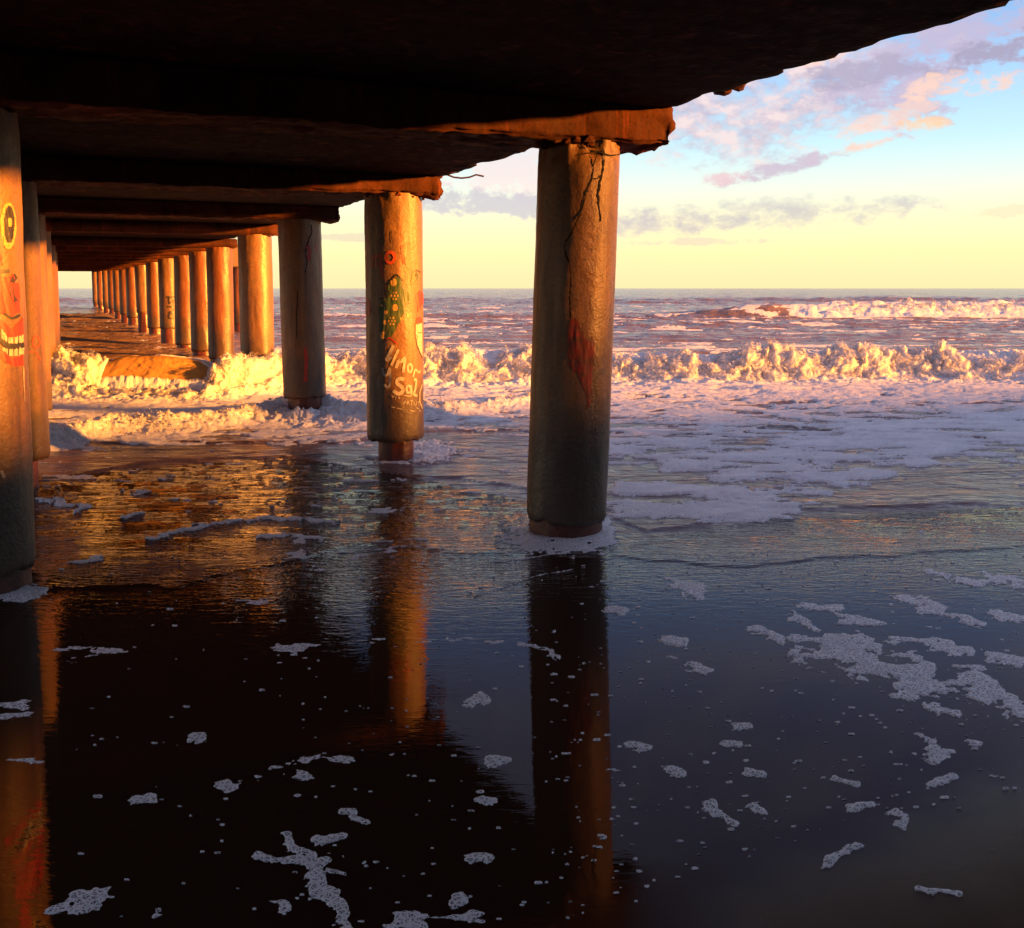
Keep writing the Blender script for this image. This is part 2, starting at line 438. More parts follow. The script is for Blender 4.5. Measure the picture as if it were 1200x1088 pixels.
def fill(V, Fc, key, pts, off=.006, step=.005, ragged=0.0):
    P = [surf(key, *p) for p in pts]
    if ragged:
        for _ in range(2):
            P = [q for a, b in zip(P, P[1:]+P[:1]) for q in ((a[0]*.75+b[0]*.25, a[1]*.75+b[1]*.25), (a[0]*.25+b[0]*.75, a[1]*.25+b[1]*.75))]
    s0, s1 = min(p[0] for p in P), max(p[0] for p in P); z0, z1 = min(p[1] for p in P), max(p[1] for p in P)
    ns, nz = int((s1-s0)/step)+2, int((z1-z0)/step)+2
    idx = {}
    def vid(i, j):
        if (i, j) not in idx:
            idx[(i, j)] = len(V); V.append(onc(s0+(i-.5)*step, z0+(j-.5)*step, off))
        return idx[(i, j)]
    for i in range(ns):
        for j in range(nz):
            s, z = s0+i*step, z0+j*step
            if ragged:
                s += float(fbm(np.array([s*22.]), np.array([z*9.]), 3, 4)[0])*ragged
                z += float(fbm(np.array([s*22.]), np.array([z*14.]), 3, 8)[0])*ragged
            if inside(P, s, z): Fc.append((vid(i, j), vid(i+1, j), vid(i+1, j+1), vid(i, j+1)))
def ell(cx, cy, rx, ry, n=20): return [(cx+rx*math.cos(2*math.pi*k/n), cy+ry*math.sin(2*math.pi*k/n)) for k in range(n)]
def decal(name, key, mat, strokes=(), fills=(), **k):
    V, Fc = [], []
    for s_ in fills: fill(V, Fc, key, s_[0], s_[1] if len(s_) > 1 else .006, ragged=k.get('ragged', 0))
    for s_ in strokes: stroke(V, Fc, key, s_[0], s_[1], s_[2] if len(s_) > 2 else .009, s_[3] if len(s_) > 3 else False, k.get('jitter', 0))
    if not Fc: return
    if k.get('split') and len(strokes)+len(fills) > 1:
        kk = {a: b for a, b in k.items() if a != 'split'}
        for s_ in strokes: decal(name, key, mat, [s_], [], **kk)
        for s_ in fills: decal(name, key, mat, [], [s_], **kk)
        return
    return mesh_np(name, conform(V, key), Fc, mat, piles[key][0], smooth=True)
# --- cracked pile
K = ('R', 0)
Z1 = lambda pts: [(560+x/1.877, 100+y/1.877) for x, y in pts]
decal('crack', K, M['crack'], [
    (Z1([(258, 125), (262, 150), (254, 175), (252, 205), (238, 232), (232, 262), (222, 290), (206, 325), (190, 350), (193, 372), (203, 395), (205, 430), (202, 470), (203, 515)]), .008),
    (Z1([(270, 130), (278, 152), (274, 190), (268, 215), (264, 240), (266, 268), (270, 300)]), .012),
    (Z1([(240, 150), (262, 146), (290, 155), (312, 152)]), .007), (Z1([(252, 205), (262, 208), (270, 198)]), .006),
    (Z1([(243, 232), (236, 236)]), .012)], jitter=.5)
decal('red_paint_patch', K, M['red_stain'], fills=[(Z1([(196, 520), (206, 512), (218, 518), (226, 534), (236, 552), (242, 566), (252, 548), (258, 566), (257, 600), (250, 640), (248, 690), (243, 720), (236, 680), (228, 650), (220, 625), (208, 640), (203, 600), (198, 560)]),)], ragged=.022)
# --- lettered pile
K = ('R', 1)
Z3 = lambda pts: [(400+x/3.625, 260+y/3.625) for x, y in pts]
decal('green_shape', K, M['green'], fills=[(Z3([(188, 285), (232, 224), (262, 252), (256, 288), (300, 305), (280, 345), (262, 395), (246, 430), (225, 470), (200, 505), (165, 505), (160, 420), (158, 345), (192, 325)]),)], ragged=.01)
decal('red_letters', K, M['orange_paint'], [
    (Z3([(132, 195), (134, 150), (146, 142), (150, 190)]), .022), (Z3([(150, 150), (166, 138), (170, 205), (175, 235)]), .026),
    (Z3(ell(208, 152, 20, 26, 14)), .028, .009, True),
    (Z3([(258, 100), (262, 145), (266, 182)]), .028), (Z3([(262, 122), (274, 98), (290, 94)]), .026)])
decal('red_figure', K, M['red'], [(Z3([(326, 350), (328, 385)]), .02), (Z3([(334, 350), (336, 375)]), .012), (Z3([(180, 505), (205, 492), (238, 520)]), .012)],
      [(Z3(ell(333, 328, 15, 34)),), (Z3([(316, 420), (322, 406), (340, 404), (344, 430), (330, 432), (316, 440)]), .010), (Z3(ell(114, 365, 13, 38)),)], ragged=.008, split=True)
decal('white_face', K, M['white'], [], [(Z3([(316, 432), (330, 430), (343, 432), (345, 575), (334, 555), (322, 520), (315, 480)]), .007)])
decal('black_outline', K, M['black'], [
    (Z3([(160, 328), (190, 322), (205, 302), (186, 284), (232, 222), (262, 252)]), .014), (Z3([(315, 430), (314, 485), (322, 525), (334, 558), (345, 580)]), .012, .011),
    (Z3([(326, 470), (334, 476), (340, 468)]), .008, .011), (Z3([(318, 480), (324, 490), (318, 505)]), .008, .011), (Z3([(300, 215), (318, 205), (335, 215)]), .012), (Z3([(318, 205), (316, 235)]), .009),
    (Z3([(262, 365), (275, 350), (290, 348)]), .01), (Z3([(222, 140), (226, 165)]), .008, .012), (Z3([(272, 150), (274, 185)]), .008, .012),
    (Z3([(215, 40), (212, 65), (218, 90)]), .006)], split=True)
decal('leaf_outline', K, M['green'], [(Z3([(298, 260), (302, 225), (318, 215), (326, 235), (312, 262), (298, 270), (298, 258)]), .018)])
dots = [(222, 258, 13, 17), (229, 365, 12, 15), (190, 385, 8, 9), (188, 428, 9, 11), (178, 483, 12, 16), (171, 356, 5, 6), (256, 412, 6, 7), (283, 398, 6, 9)]
for (fx, fy) in ((226, 315), (215, 422)):
    dots += [(fx+13*math.cos(a), fy+15*math.sin(a), 4.5, 5) for a in [k*math.pi/3 for k in range(6)]]+[(fx, fy, 4.5, 5)]
decal('yellow_dot', K, M['yellow'], [], [(Z3(ell(*d, n=12)), .009) for d in dots], split=True)
decal('white_lettering', K, M['white'], [
    # L i m o n
    (Z3([(222, 525), (208, 556), (190, 590), (204, 586), (212, 574)]), .030), (Z3([(243, 543), (226, 580), (212, 612)]), .022),
    (Z3([(232, 622), (250, 580), (252, 600), (272, 572), (268, 600), (262, 640)]), .024), (Z3([(244, 590), (232, 622)]), .028),
    (Z3(ell(290, 622, 10, 20, 12)), .022, .009, True), (Z3([(304, 660), (312, 625), (320, 632), (330, 645), (334, 630)]), .018),
    # y S a l
    (Z3([(176, 622), (180, 650), (196, 655), (206, 618), (208, 660), (206, 700), (192, 706), (186, 690)]), .022),
    (Z3([(266, 672), (250, 664), (236, 672), (236, 690), (256, 700), (264, 716), (252, 732), (234, 730), (222, 716)]), .034),
    (Z3(ell(285, 712, 10, 18, 12)), .022, .009, True), (Z3([(296, 694), (298, 735)]), .022), (Z3([(306, 672), (318, 668), (316, 700), (306, 735), (322, 740)]), .024),
    (Z3([(342, 690), (333, 720), (332, 765), (343, 795)]), .016),
    (Z3([(268, 738), (290, 742), (300, 738)]), .01)])
small = [[(215, 738), (220, 752), (226, 738)], [(230, 755), (231, 740), (237, 742), (231, 748)], [(242, 745), (248, 742), (248, 756), (242, 755), (242, 745)],
         [(264, 776), (270, 756), (276, 776)], [(266, 769), (275, 769)], [(280, 776), (281, 758), (288, 762), (282, 767), (289, 777)], [(292, 760), (304, 760)], [(298, 760), (298, 778)],
         [(308, 762), (308, 780)], [(320, 764), (313, 768), (320, 776), (313, 782)], [(324, 766), (332, 766)], [(328, 766), (328, 784)],
         [(212, 786), (228, 790)], [(236, 792), (262, 797)], [(290, 802), (310, 806)], [(320, 790), (328, 796)], [(330, 800), (336, 806)]]
decal('signature', K, M['white'], [(Z3(p), .007) for p in small], split=True)
# --- grey pile
K = ('R', 2)
Z2 = lambda pts: [(300+x/2.862, 180+y/2.862) for x, y in pts]
decal('crack', K, M['crack'], [(Z2([(185, 240), (188, 265), (176, 290), (166, 330), (172, 370), (164, 400)]), .012), (Z2([(140, 460), (135, 560), (138, 620)]), .008)], jitter=.5)
decal('red_paint_patch', K, M['red'], [(Z2([(173, 310), (180, 330), (176, 360)]), .05), (Z2([(200, 300), (202, 325)]), .02), (Z2([(165, 650), (168, 700), (166, 765)]), .04)], [], jitter=.3, split=True)
# --- scribbled pile
K = ('R', 7)
Q1 = lambda pts: [(40+x/5.725, 290+y/5.725) for x, y in pts]
decal('scribble', K, M['black'], [(Q1([(885, 335), (940, 332), (900, 345), (905, 380), (935, 350), (930, 385), (915, 400), (940, 420), (900, 440), (935, 450)]), .05),
      (Q1([(895, 460), (925, 440), (935, 480), (900, 475), (910, 440)]), .045), (Q1([(890, 400), (945, 395)]), .04)])
# --- painted face pile on the left
K = ('L', 0)
Z7 = lambda pts: [(x/4.35, 190+y/4.35) for x, y in pts]
decal('painted_skin', K, M['red'], [], [(Z7([(-60, 360), (8, 370), (14, 430), (10, 560), (-60, 560)]),), (Z7([(-60, 560), (40, 600), (60, 575), (100, 640), (98, 760), (60, 800), (20, 770), (-60, 740)]),)], ragged=.03)
decal('painted_red_mouth', K, M['red'], [], [(Z7([(-90, 790), (0, 800), (60, 850), (112, 790), (118, 880), (100, 890), (40, 900), (5, 850), (-90, 820)]), .008),
      (Z7([(-90, 900), (0, 955), (60, 1000), (116, 985), (118, 1040), (70, 1042), (0, 1005), (-90, 960)]), .008)])
decal('painted_eye_white', K, M['yellow'], [], [(Z7(ell(40, 325, 42, 120)),)])
decal('painted_black_shape', K, M['black'], [(Z7([(80, 580), (55, 610), (58, 680), (82, 715)]), .03, .010), (Z7([(20, 770), (60, 800), (100, 780)]), .015, .010), (Z7([(-40, 545), (10, 560), (45, 556)]), .02, .010)], [(Z7(ell(44, 318, 28, 97)), .010)], split=True)
decal('painted_glint', K, M['yellow'], [], [(Z7(ell(48, 308, 12, 25)), .014)])
decal('painted_teeth', K, M['white'], [], [(Z7([(5, 848), (40, 895), (68, 895), (68, 930), (30, 925), (5, 895)]), .012), (Z7([(72, 893), (116, 880), (117, 925), (72, 930)]), .012),
      (Z7([(10, 945), (45, 955), (68, 950), (68, 990), (40, 985), (8, 955)]), .012), (Z7([(72, 950), (117, 940), (117, 978), (72, 992)]), .012)])
decal('painted_mouth_line', K, M['black'], [(Z7([(-20, 850), (5, 900), (25, 935), (68, 942), (117, 932)]), .03, .015), (Z7([(40, 880), (38, 925)]), .008, .015), (Z7([(92, 885), (93, 985)]), .008, .015), (Z7([(45, 950), (44, 985)]), .008, .015)])
decal('white_scratch', K, M['white'], [([(26, 395), (27, 410)], .01), ([(27, 430), (29, 470)], .008), ([(1, 552), (5, 560)], .015)], split=True)
K = ('L', 1)
decal('painted_ring', K, M['orange_paint'], [(Z7(ell(183, 918, 20, 34, 14)), .014, .009, True), (Z7([(130, 985), (150, 965), (185, 970), (205, 1010)]), .012)])

# ------------------------------------------------------------------ cap beams
def rough_box(L0, L1, w, z0, z1, seed, mat, name, parent=None, amp=.018, step=.05, origin=Vector((0, 0, 0)), ax=VD, ay=UD):
    """box along ax from L0 to L1, width w across ay; surfaces broken up with noise"""
    bm = bmesh.new(); bmesh.ops.create_cube(bm, size=1)
    bmesh.ops.scale(bm, vec=(L1-L0, w, z1-z0), verts=bm.verts)
    bmesh.ops.translate(bm, vec=((L0+L1)/2, 0, (z0+z1)/2), verts=bm.verts)
    bmesh.ops.bevel(bm, geom=bm.edges[:], offset=.02, segments=2, affect='EDGES')
    for axis, cnt in ((0, int((L1-L0)/step)), (1, int(w/step)), (2, int((z1-z0)/step))):
        lo = (L0, -w/2, z0)[axis]; hi = (L1, w/2, z1)[axis]
        for k in range(1, cnt):
            n = [0, 0, 0]; n[axis] = 1; p = [0, 0, 0]; p[axis] = lo+(hi-lo)*k/cnt
            bmesh.ops.bisect_plane(bm, geom=bm.verts[:]+bm.edges[:]+bm.faces[:], plane_co=p, plane_no=n)
    co = np.array([v.co[:] for v in bm.verts])
    bm.normal_update(); nn = np.array([v.normal[:] for v in bm.verts])
    d = fbm(co[:, 0]*2.5+co[:, 2]*3, co[:, 1]*3+co[:, 2]*2, 4, seed)+.7*fbm(co[:, 0]*9+co[:, 2]*5, co[:, 1]*9-co[:, 2]*7, 3, seed+4)
    edge = np.clip((co[:, 0]-(L1-.25))/.25, 0, 1)
    d3 = fbm(co[:, 0]*22+co[:, 2]*9, co[:, 1]*22-co[:, 2]*13, 3, seed+8)
    co2 = co+nn*((d+.5*d3)*amp*(1+1.6*edge))[:, None]
    for v, c in zip(bm.verts, co2):
        v.co = origin+ax*float(c[0])+ay*float(c[1])+Vector((0, 0, float(c[2])))
    bmesh.ops.recalc_face_normals(bm, faces=bm.faces)
    return obj_bm(name, bm, mat, parent, smooth=True)

beam_end = {0: 4.13, 1: 3.6, 2: 3.42, 3: 3.32}
for i, spec in enumerate(right):
    px, Z = spec[0], spec[1]
    vr = veff(px, Z)
    ve = beam_end.get(i, vr+.35)
    # beam axis passes through the pile head, running along VD
    Pr = Vector((Xof(vr, Z), Z, 0))
    zt = EYE+Hdeck(Z)+.006; zb = EYE+Hbeam(Z)
    Lr = .34
    if i < 4:
        for q_ in np.arange(.2, 1.2, .01):
            e_ = Pr+VD*float(q_)
            if proj(e_.x, e_.y, zb)[0] >= (765, 504, 392, 323)[i]: Lr = float(q_); break
    lab = ('cap beam with broken sunlit end on top of the nearest cracked pile', 'cap beam over the graffiti painted pile, its crumbled end lit orange',
           'cap beam with square dark end over the grey unlit pile', 'cap beam lit orange over the first fully sunlit pile')[i] if i < 4 else 'far cap beam across the pile heads under the deck'
    w = .52 if i < 4 else .46
    t = empty('cap_beam', Pr+Vector((0, 0, zb)), label=lab, cat='beam', group='cap beams crossing under the deck')
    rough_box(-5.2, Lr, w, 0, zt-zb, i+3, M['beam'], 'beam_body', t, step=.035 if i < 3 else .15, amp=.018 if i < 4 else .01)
    if i < 2:   # broken concrete knocked loose around the pile head
        for k in range(14 if i == 0 else 6):
            bm = bmesh.new(); bmesh.ops.create_icosphere(bm, subdivisions=1, radius=random.uniform(.03, .06))
            for v in bm.verts: v.co *= random.uniform(.6, 1.3); v.co.z *= .7
            a = random.uniform(-2.6, -.4)
            p = Vector((math.cos(a)*.235, math.sin(a)*.235, random.uniform(-.03, .02)))
            bmesh.ops.translate(bm, vec=p, verts=bm.verts)
            obj_bm('broken_chunk', bm, M['beam'], t)

# ------------------------------------------------------------------ deck
def deck():
    t = empty('pier_deck', (0, 0, EYE), label='dark concrete pier deck overhead with broken right edge, seen from underneath', cat='pier deck')
    Zs = np.concatenate([np.arange(-9, 7, .06), np.arange(7, 20, .045), np.arange(20, 84, .25)])
    jag = fbm(Zs*2.3, Zs*0+3, 5, 3, .72)*.065-np.where(perlin(Zs*4.5, Zs*0+6, 8) > .3, .05, 0)-np.where(perlin(Zs*9, Zs*0+2, 9) > .38, .03, 0)+np.clip(fbm(Zs*.9, Zs*0+7, 3, 6)-.35, 0, 1)*-.28
    jz = fbm(Zs*3.1, Zs*0+1, 4, 9)*.02
    prof = []
    for k, Z in enumerate(Zs):
        h = Hdeck(Z) if Z > 0 else 1.157
        # depth measured at the right edge: position on the image line towards the vanishing point
        ve = 3.34*h+bend(Z)*.9+jag[k]
        Pt = Vector((Xof(ve, Z), Z, 0))
        row = []
        # cross-section going left across the deck (along -VD), in metres
        offs = [0, .06, .35, .5, 1.2, 2.0, 3.2, 4.2, 5.6]
        for q in offs:
            p = Pt-VD*q
            up = h+.012*math.sin(q*9)+(jz[k] if q < .1 else jz[k]*.25)
            if 0 < q < .4: up -= .012
            row.append((p.x, p.y, up))
        for q, e in ((5.6, .3), (0, .34)):
            p = Pt-VD*q; row.append((p.x, p.y, h+e))
        prof.append(row)
    P = np.array(prof); n, m = P.shape[:2]
    V = P.reshape(-1, 3); Fq = []
    for j in range(m):
        a = np.arange(n-1)*m+j; b = np.arange(n-1)*m+(j+1) % m
        Fq.append(np.stack([a, b, b+m, a+m], 1))
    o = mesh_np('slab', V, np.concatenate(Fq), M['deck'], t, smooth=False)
    # edge lumps of spalled concrete catching the sun
    for (x, y, Y, s) in ((860, 99, 7.6, .10), (845, 107, 7.5, .07), (507, 205, 10.3, .09), (498, 216, 10.2, .07)):
        bm = bmesh.new(); bmesh.ops.create_icosphere(bm, subdivisions=2, radius=s)
        for v in bm.verts:
            nz = float(fbm(np.array([v.co.x*14]), np.array([v.co.y*14+v.co.z*9]), 3, 2)[0]); v.co *= (1+.5*nz)*random.uniform(.8, 1.15); v.co.z *= .55
        p = at(x, y, Y); p.z -= EYE
        bmesh.ops.translate(bm, vec=p, verts=bm.verts); obj_bm('spalled_lump', bm, M['beam'], t)
    # hanging reinforcement wires
    def wire(pts, Y, r=.006):
        cu = bpy.data.curves.new('rebar', 'CURVE'); cu.dimensions = '3D'; cu.bevel_depth = r; cu.bevel_resolution = 2
        s = cu.splines.new('POLY'); s.points.add(len(pts)-1)
        for k, (x, y) in enumerate(pts):
            p = at(x, y, Y); s.points[k].co = (p.x, p.y, p.z-EYE, 1)
        me = bpy.data.meshes.new_from_object(bpy.data.objects.new('tmp', cu)); me.materials.append(M['rebar'])
        o = bpy.data.objects.new('rebar', me); col.objects.link(o); o.parent = t
    wire([(515, 204), (524, 205), (532, 208), (541, 209), (550, 208), (558, 205), (567, 207)], 10.2, .009)
    wire([(519, 201), (526, 202), (531, 203), (538, 202)], 10.2, .006)
    wire([(565, 186), (574, 184), (582, 185)], 10.0, .006)
    return t
deck()

# ------------------------------------------------------------------ sea, wet sand, foam: shared height field
tc = np.concatenate([-np.geomspace(1.35, .575, 50), np.linspace(-.57, .57, 1060), np.geomspace(.575, 1.35, 50)])
Yl = [2.1]
while Yl[-1] < 9000:
    y = Yl[-1]
    if y < 9: d = min(max(y*y/1500, .004), .045)
    elif y < 18.6: d = .034
    elif y < 30: d = .07
    elif y < 62: d = .14
    elif y < 140: d = .6
    else: d = y*.02
    Yl.append(y+d)
Yr = np.array(Yl)
NR, NC = len(Yr), len(tc)
print('grid', NR, NC, NR*NC)
Yg = np.repeat(Yr[:, None], NC, 1); Xg = Yg*tc[None, :]
PX, PY = proj(Xg, Yg)
PX = PX.astype(np.float32); PY = PY.astype(np.float32); X = Xg.astype(np.float32); Y = Yg.astype(np.float32)

def gline(pts):     # a line drawn over the ground: column -> depth
    xs = [p[0] for p in pts]; ys = [ground(p[0], p[1])[1] for p in pts]
    return np.interp((proj(tc*10, 10+0*tc)[0]), xs, ys)
px_col = proj(tc*12, 12+0*tc)[0]
def shift(v): return v[None, :]

n_small = fbm(X*1.7, Y*3.2, 4, 1)
# --- main breaker
Yc = 16.9+.05*X+.35*perlin(X*.35, X*0, 4)
Yc = np.where(X < -2, Yc+(14.75-Yc)*sst(-2.6, -4.6, X), Yc).astype(np.float32)
A2 = .38*(1+.22*perlin(X*.45, X*0+5, 2))*sst(-12, -7, X)
A2 = A2*(1-.35*np.exp(-((X+3.4)/.7)**2))
glass = sst(-6.35, -5.8, X)*sst(-4.3, -4.8, X)
A2 = A2*(1+.35*glass)
d2 = Y-Yc
wf = .42-.08*glass
g2 = np.where(d2 < 0, np.exp(-(d2/wf)**2), np.exp(-(d2/1.5)**2))
H = A2*g2
# --- outer breaker
Yc1 = 54+.06*(X-20)+.8*perlin(X*.1, X*0+2, 6)
A1 = .2+.55*sst(7, 15, X)*(1+.15*perlin(X*.3, X*0, 12))
d1 = Y-Yc1
g1 = np.where(d1 < 0, np.exp(-(d1/1.5)**2), np.exp(-(d1/4.5)**2))
H = H+A1*g1
# --- swells
for (yc, A, w, x0, ph) in ((31, .22, 1.6, 0, 3), (41, .20, 2.2, 0, 5), (74, .35, 4, 0, 8), (110, .55, 6, 0, 9), (150, .4, 9, 0, 11), (24.5, .12, 1.1, 0, 14)):
    dd = Y-(yc+yc*.03*perlin(X*2.5/yc, X*0, ph)+.05*X)
    H = H+A*(.6+.6*perlin(X*3.5/yc, X*0+3, ph+1))*np.exp(-(dd/w)**2)
# --- inner surge line
Ys = gline([(-900, 560), (60, 520), (130, 508), (200, 505), (270, 496), (330, 484), (400, 486), (450, 492), (520, 486), (560, 480), (640, 470), (800, 462), (1000, 457), (1300, 452), (2200, 450)])
ds = Y-shift(Ys)-.25*perlin(X*.9, X*0, 21)
surge = sst(720, 600, PX)
gs = np.where(ds < 0, np.exp(-(ds/.22)**2), np.exp(-(ds/.8)**2))
H = H+(.035+.05*surge)*gs*(1+.5*perlin(X*1.3, Y*0, 23))
# --- chop
seaw = sst(9.0, 13.5, Y)
chop = fbm(X*.55, Y*1.5, 5, 31, .55)
H = H+chop*(.055*seaw+.05*sst(24, 50, Y))*(1-.7*glass*np.exp(-((d2+.2)/.5)**2))
H = H+fbm(X*.12, Y*.3, 3, 37)*.25*sst(60, 120, Y)*sst(1500, 500, Y)
# swash zone: thin wavelets and layered film edges
sw = sst(5.2, 7.5, Y)*(1-seaw)
H = H+fbm(X*1.1, Y*4.0, 4, 41)*.010*sw
for (pts, hgt) in (([( -200, 590), (60, 560), (200, 540), (330, 536), (410, 548), (470, 558), (540, 562), (620, 577), (760, 625), (900, 600), (1200, 590)], .012),
                   ([(-200, 700), (200, 690), (420, 640), (560, 652), (700, 655), (900, 665), (1250, 640)], .006),
                   ([(-200, 520), (400, 520), (520, 505), (720, 508), (860, 512), (900, 500), (1250, 520)], .02)):
    yl = shift(gline(pts))+.12*perlin(X*1.6, X*0, 44)+.05*perlin(X*5, X*0, 45)
    dd = Y-yl
    H = H+hgt*sst(0, .05, dd)*np.exp(-np.clip(dd, 0, 9)/.5)
# --- dips and collars where water meets piles
for key, (t_, X_, Z_, p_) in piles.items():
    if Z_ > 26: continue
    rr = np.sqrt((X-X_)**2+(Y-Z_)**2)
    H = H+.03*np.exp(-((rr-.30)/.10)**2)*(.4+.9*sst(6, 12, Z_))
H = H.astype(np.float32)

# ---------------- foam density
def S(pts, w, aniso=2.2, warp=1.0):
    """stroke of foam on the ground, authored as a polyline; returns 1 at its spine falling to 0 at width w"""
    best = np.full(PX.shape, -9, np.float32)
    xs = [p[0] for p in pts]; ys = [p[1] for p in pts]
    r0 = np.searchsorted(-PY[:, 0], -(max(ys)+w*3+6)); r1 = np.searchsorted(-PY[:, 0], -(min(ys)-w*3-6))
    c0 = max(0, int(np.searchsorted(px_col, min(xs)-w*3-60))); c1 = min(NC, int(np.searchsorted(px_col, max(xs)+w*3+60)))
    r0 = max(0, r0)
    if r1 <= r0 or c1 <= c0: return best
    sx = PX[r0:r1, c0:c1]+(wn2[r0:r1, c0:c1]*1.3+wn3[r0:r1, c0:c1]*.5)*w*warp; sy = (PY[r0:r1, c0:c1]+(wnb[r0:r1, c0:c1]*.9-wn3[r0:r1, c0:c1]*.3)*w*warp)*aniso
    b = best[r0:r1, c0:c1]
    for a, c in zip(pts[:-1], pts[1:]):
        ax, ay, bx, by = a[0], a[1]*aniso, c[0], c[1]*aniso
        L = (bx-ax)**2+(by-ay)**2+1e-6
        t = np.clip(((sx-ax)*(bx-ax)+(sy-ay)*(by-ay))/L, 0, 1)
        dd = np.hypot(sx-ax-t*(bx-ax), sy-ay-t*(by-ay))
        np.maximum(b, 1-dd/w, out=b)
    return best
wn = fbm(X*1.1, Y*2.6, 5, 51, .6)                      # foam texture noise
wn2 = fbm(X*5.5, Y*7, 4, 57, .6)
wn3 = fbm(X*22, Y*22, 3, 61, .6)
wnb = fbm(X*5.5+40, Y*7+9, 4, 58, .6)
lace = 1-2.6*np.abs(fbm(X*1.6+wn*.5, Y*3.4+wn*.5, 4, 66))  # ridges: network of foam threads
far = sst(11, 16, Y)
# coverage by depth for open water
cov = np.interp(PY, [338, 343, 347, 352, 358, 372, 380, 392, 402, 430, 455, 475, 492, 510, 530, 545, 560], [-2, -1.2, -.62, -.6, -.28, -.16, -.16, -.2, -.3, .1, .36, .02, -.10, -.10, -.18, -.42, -.9]).astype(np.float32)
fstreak = fbm(X*.35, Y*.55, 5, 71, .62)
rightside = sst(430, 520, PX)
D_open = cov+.75*np.where(Y > 19, fstreak, wn)+.38*lace*sst(40, 12, Y)+.10*wn2
# the two lanes: open water to the right of the piles / brown shaded lane under the deck
under = sst(300, 240, PX)*sst(14.9, 16, Y)
D_open = D_open-.75*under-.35*sst(330, 250, PX)*far
leftlane = sst(470, 430, PX)*(PY > 466)
cov_l = np.interp(PY, [466, 472, 485, 500, 520, 532, 560, 590, 620], [.3, .35, .15, .1, -.15, -.45, -.42, -.75, -1.2]).astype(np.float32)
cov_l = cov_l-.35*sst(150, 300, PX)*sst(520, 530, PY)
D_left = cov_l+.6*wn+.25*lace+.15*wn2
D = D_open*(1-leftlane)+D_left*leftlane
D = np.where(Y > 15.0, D_open, D)
midgap = sst(430, 450, PX)*sst(640, 600, PX)*sst(497, 506, PY)
D = D-.35*midgap
# whitewater of the breakers
white2 = sst(-1.35, -.65, d2)*sst(.75, .1, d2)*(1-glass*sst(-.36, -.26, d2)*1.0)
white2 = white2*sst(-7.3, -6.9, X)
D = np.maximum(D, white2*1.4-.35+.45*wn2+.15*wn)
white1 = sst(-3.0, -1.4, d1)*sst(.6, -.2, d1)*sst(13.5, 17, X)
D = np.maximum(D, white1*1.5-.4+.4*wn)
D = np.where((glass > .5) & (d2 > -.33) & (d2 < .25), -.42+.75*fbm(X*11, Y*1.6, 5, 131), D)
Dsurge = (1.15*np.exp(-((ds+.1)/.38)**2)-.25+.45*wn+.25*wn2)*surge
D = np.where(surge > .05, np.maximum(D, Dsurge-.6*(1-surge)), D)
# lobed fringes of thick foam, right of the cracked pile
lobes = [([(715, 590), (780, 600), (850, 604), (925, 598)], 17), ([(730, 575), (800, 572), (900, 584), (965, 582)], 16), ([(840, 562), (900, 552), (990, 560), (1080, 545)], 17),
         ([(780, 548), (860, 540), (940, 545)], 15), ([(900, 528), (1000, 520), (1100, 516), (1200, 508)], 20), ([(1000, 500), (1120, 498), (1230, 500)], 22),
         ([(960, 540), (1040, 532), (1100, 530)], 12), ([(700, 610), (730, 604), (770, 606)], 10), ([(505, 490), (525, 489)], 16), ([(720, 528), (800, 520), (880, 512)], 14)]
for pts, w in lobes:
    D = np.maximum(D, np.minimum(S(pts, w*1.2, 1.6, .35), .6)-.33+.8*wn+.22*wn2)
thin = [([(176, 632), (205, 624), (245, 614), (300, 609), (350, 608), (395, 612)], 5.5), ([(300, 628), (340, 627), (375, 632)], 6), ([(90, 660), (118, 655)], 6), ([(435, 636), (500, 633)], 2.5),
        ([(150, 606), (166, 602)], 5), ([(60, 590), (105, 594), (90, 600)], 4.5), ([(45, 585), (75, 588)], 4), ([(395, 648), (470, 641), (520, 645)], 2.0), ([(555, 700), (640, 672), (670, 668)], 1.6),
        ([(612, 755), (632, 760), (655, 770)], 6), ([(575, 660), (640, 651)], 1.8)]
for pts, w in thin: D = np.maximum(D, S(pts, w, 1.8)*.8-.22+.5*wn2+.2*wn3)
# collars round the feet
def collar(cx, cy, rx, ry, k=1.0):
    global D
    q = 1-((PX-cx)/rx)**2-((PY-cy)/ry)**2
    D = np.maximum(D, np.where(q > -1, np.clip(q, -1, .6)*.9-.16+.65*wn2+.4*wn3, -9)*k)
collar(655, 632, 78, 19); collar(700, 628, 26, 22); collar(20, 697, 44, 11); collar(500, 530, 38, 15); collar(470, 541, 46, 6); collar(345, 492, 34, 9); collar(396, 482, 40, 20); collar(318, 484, 36, 14)
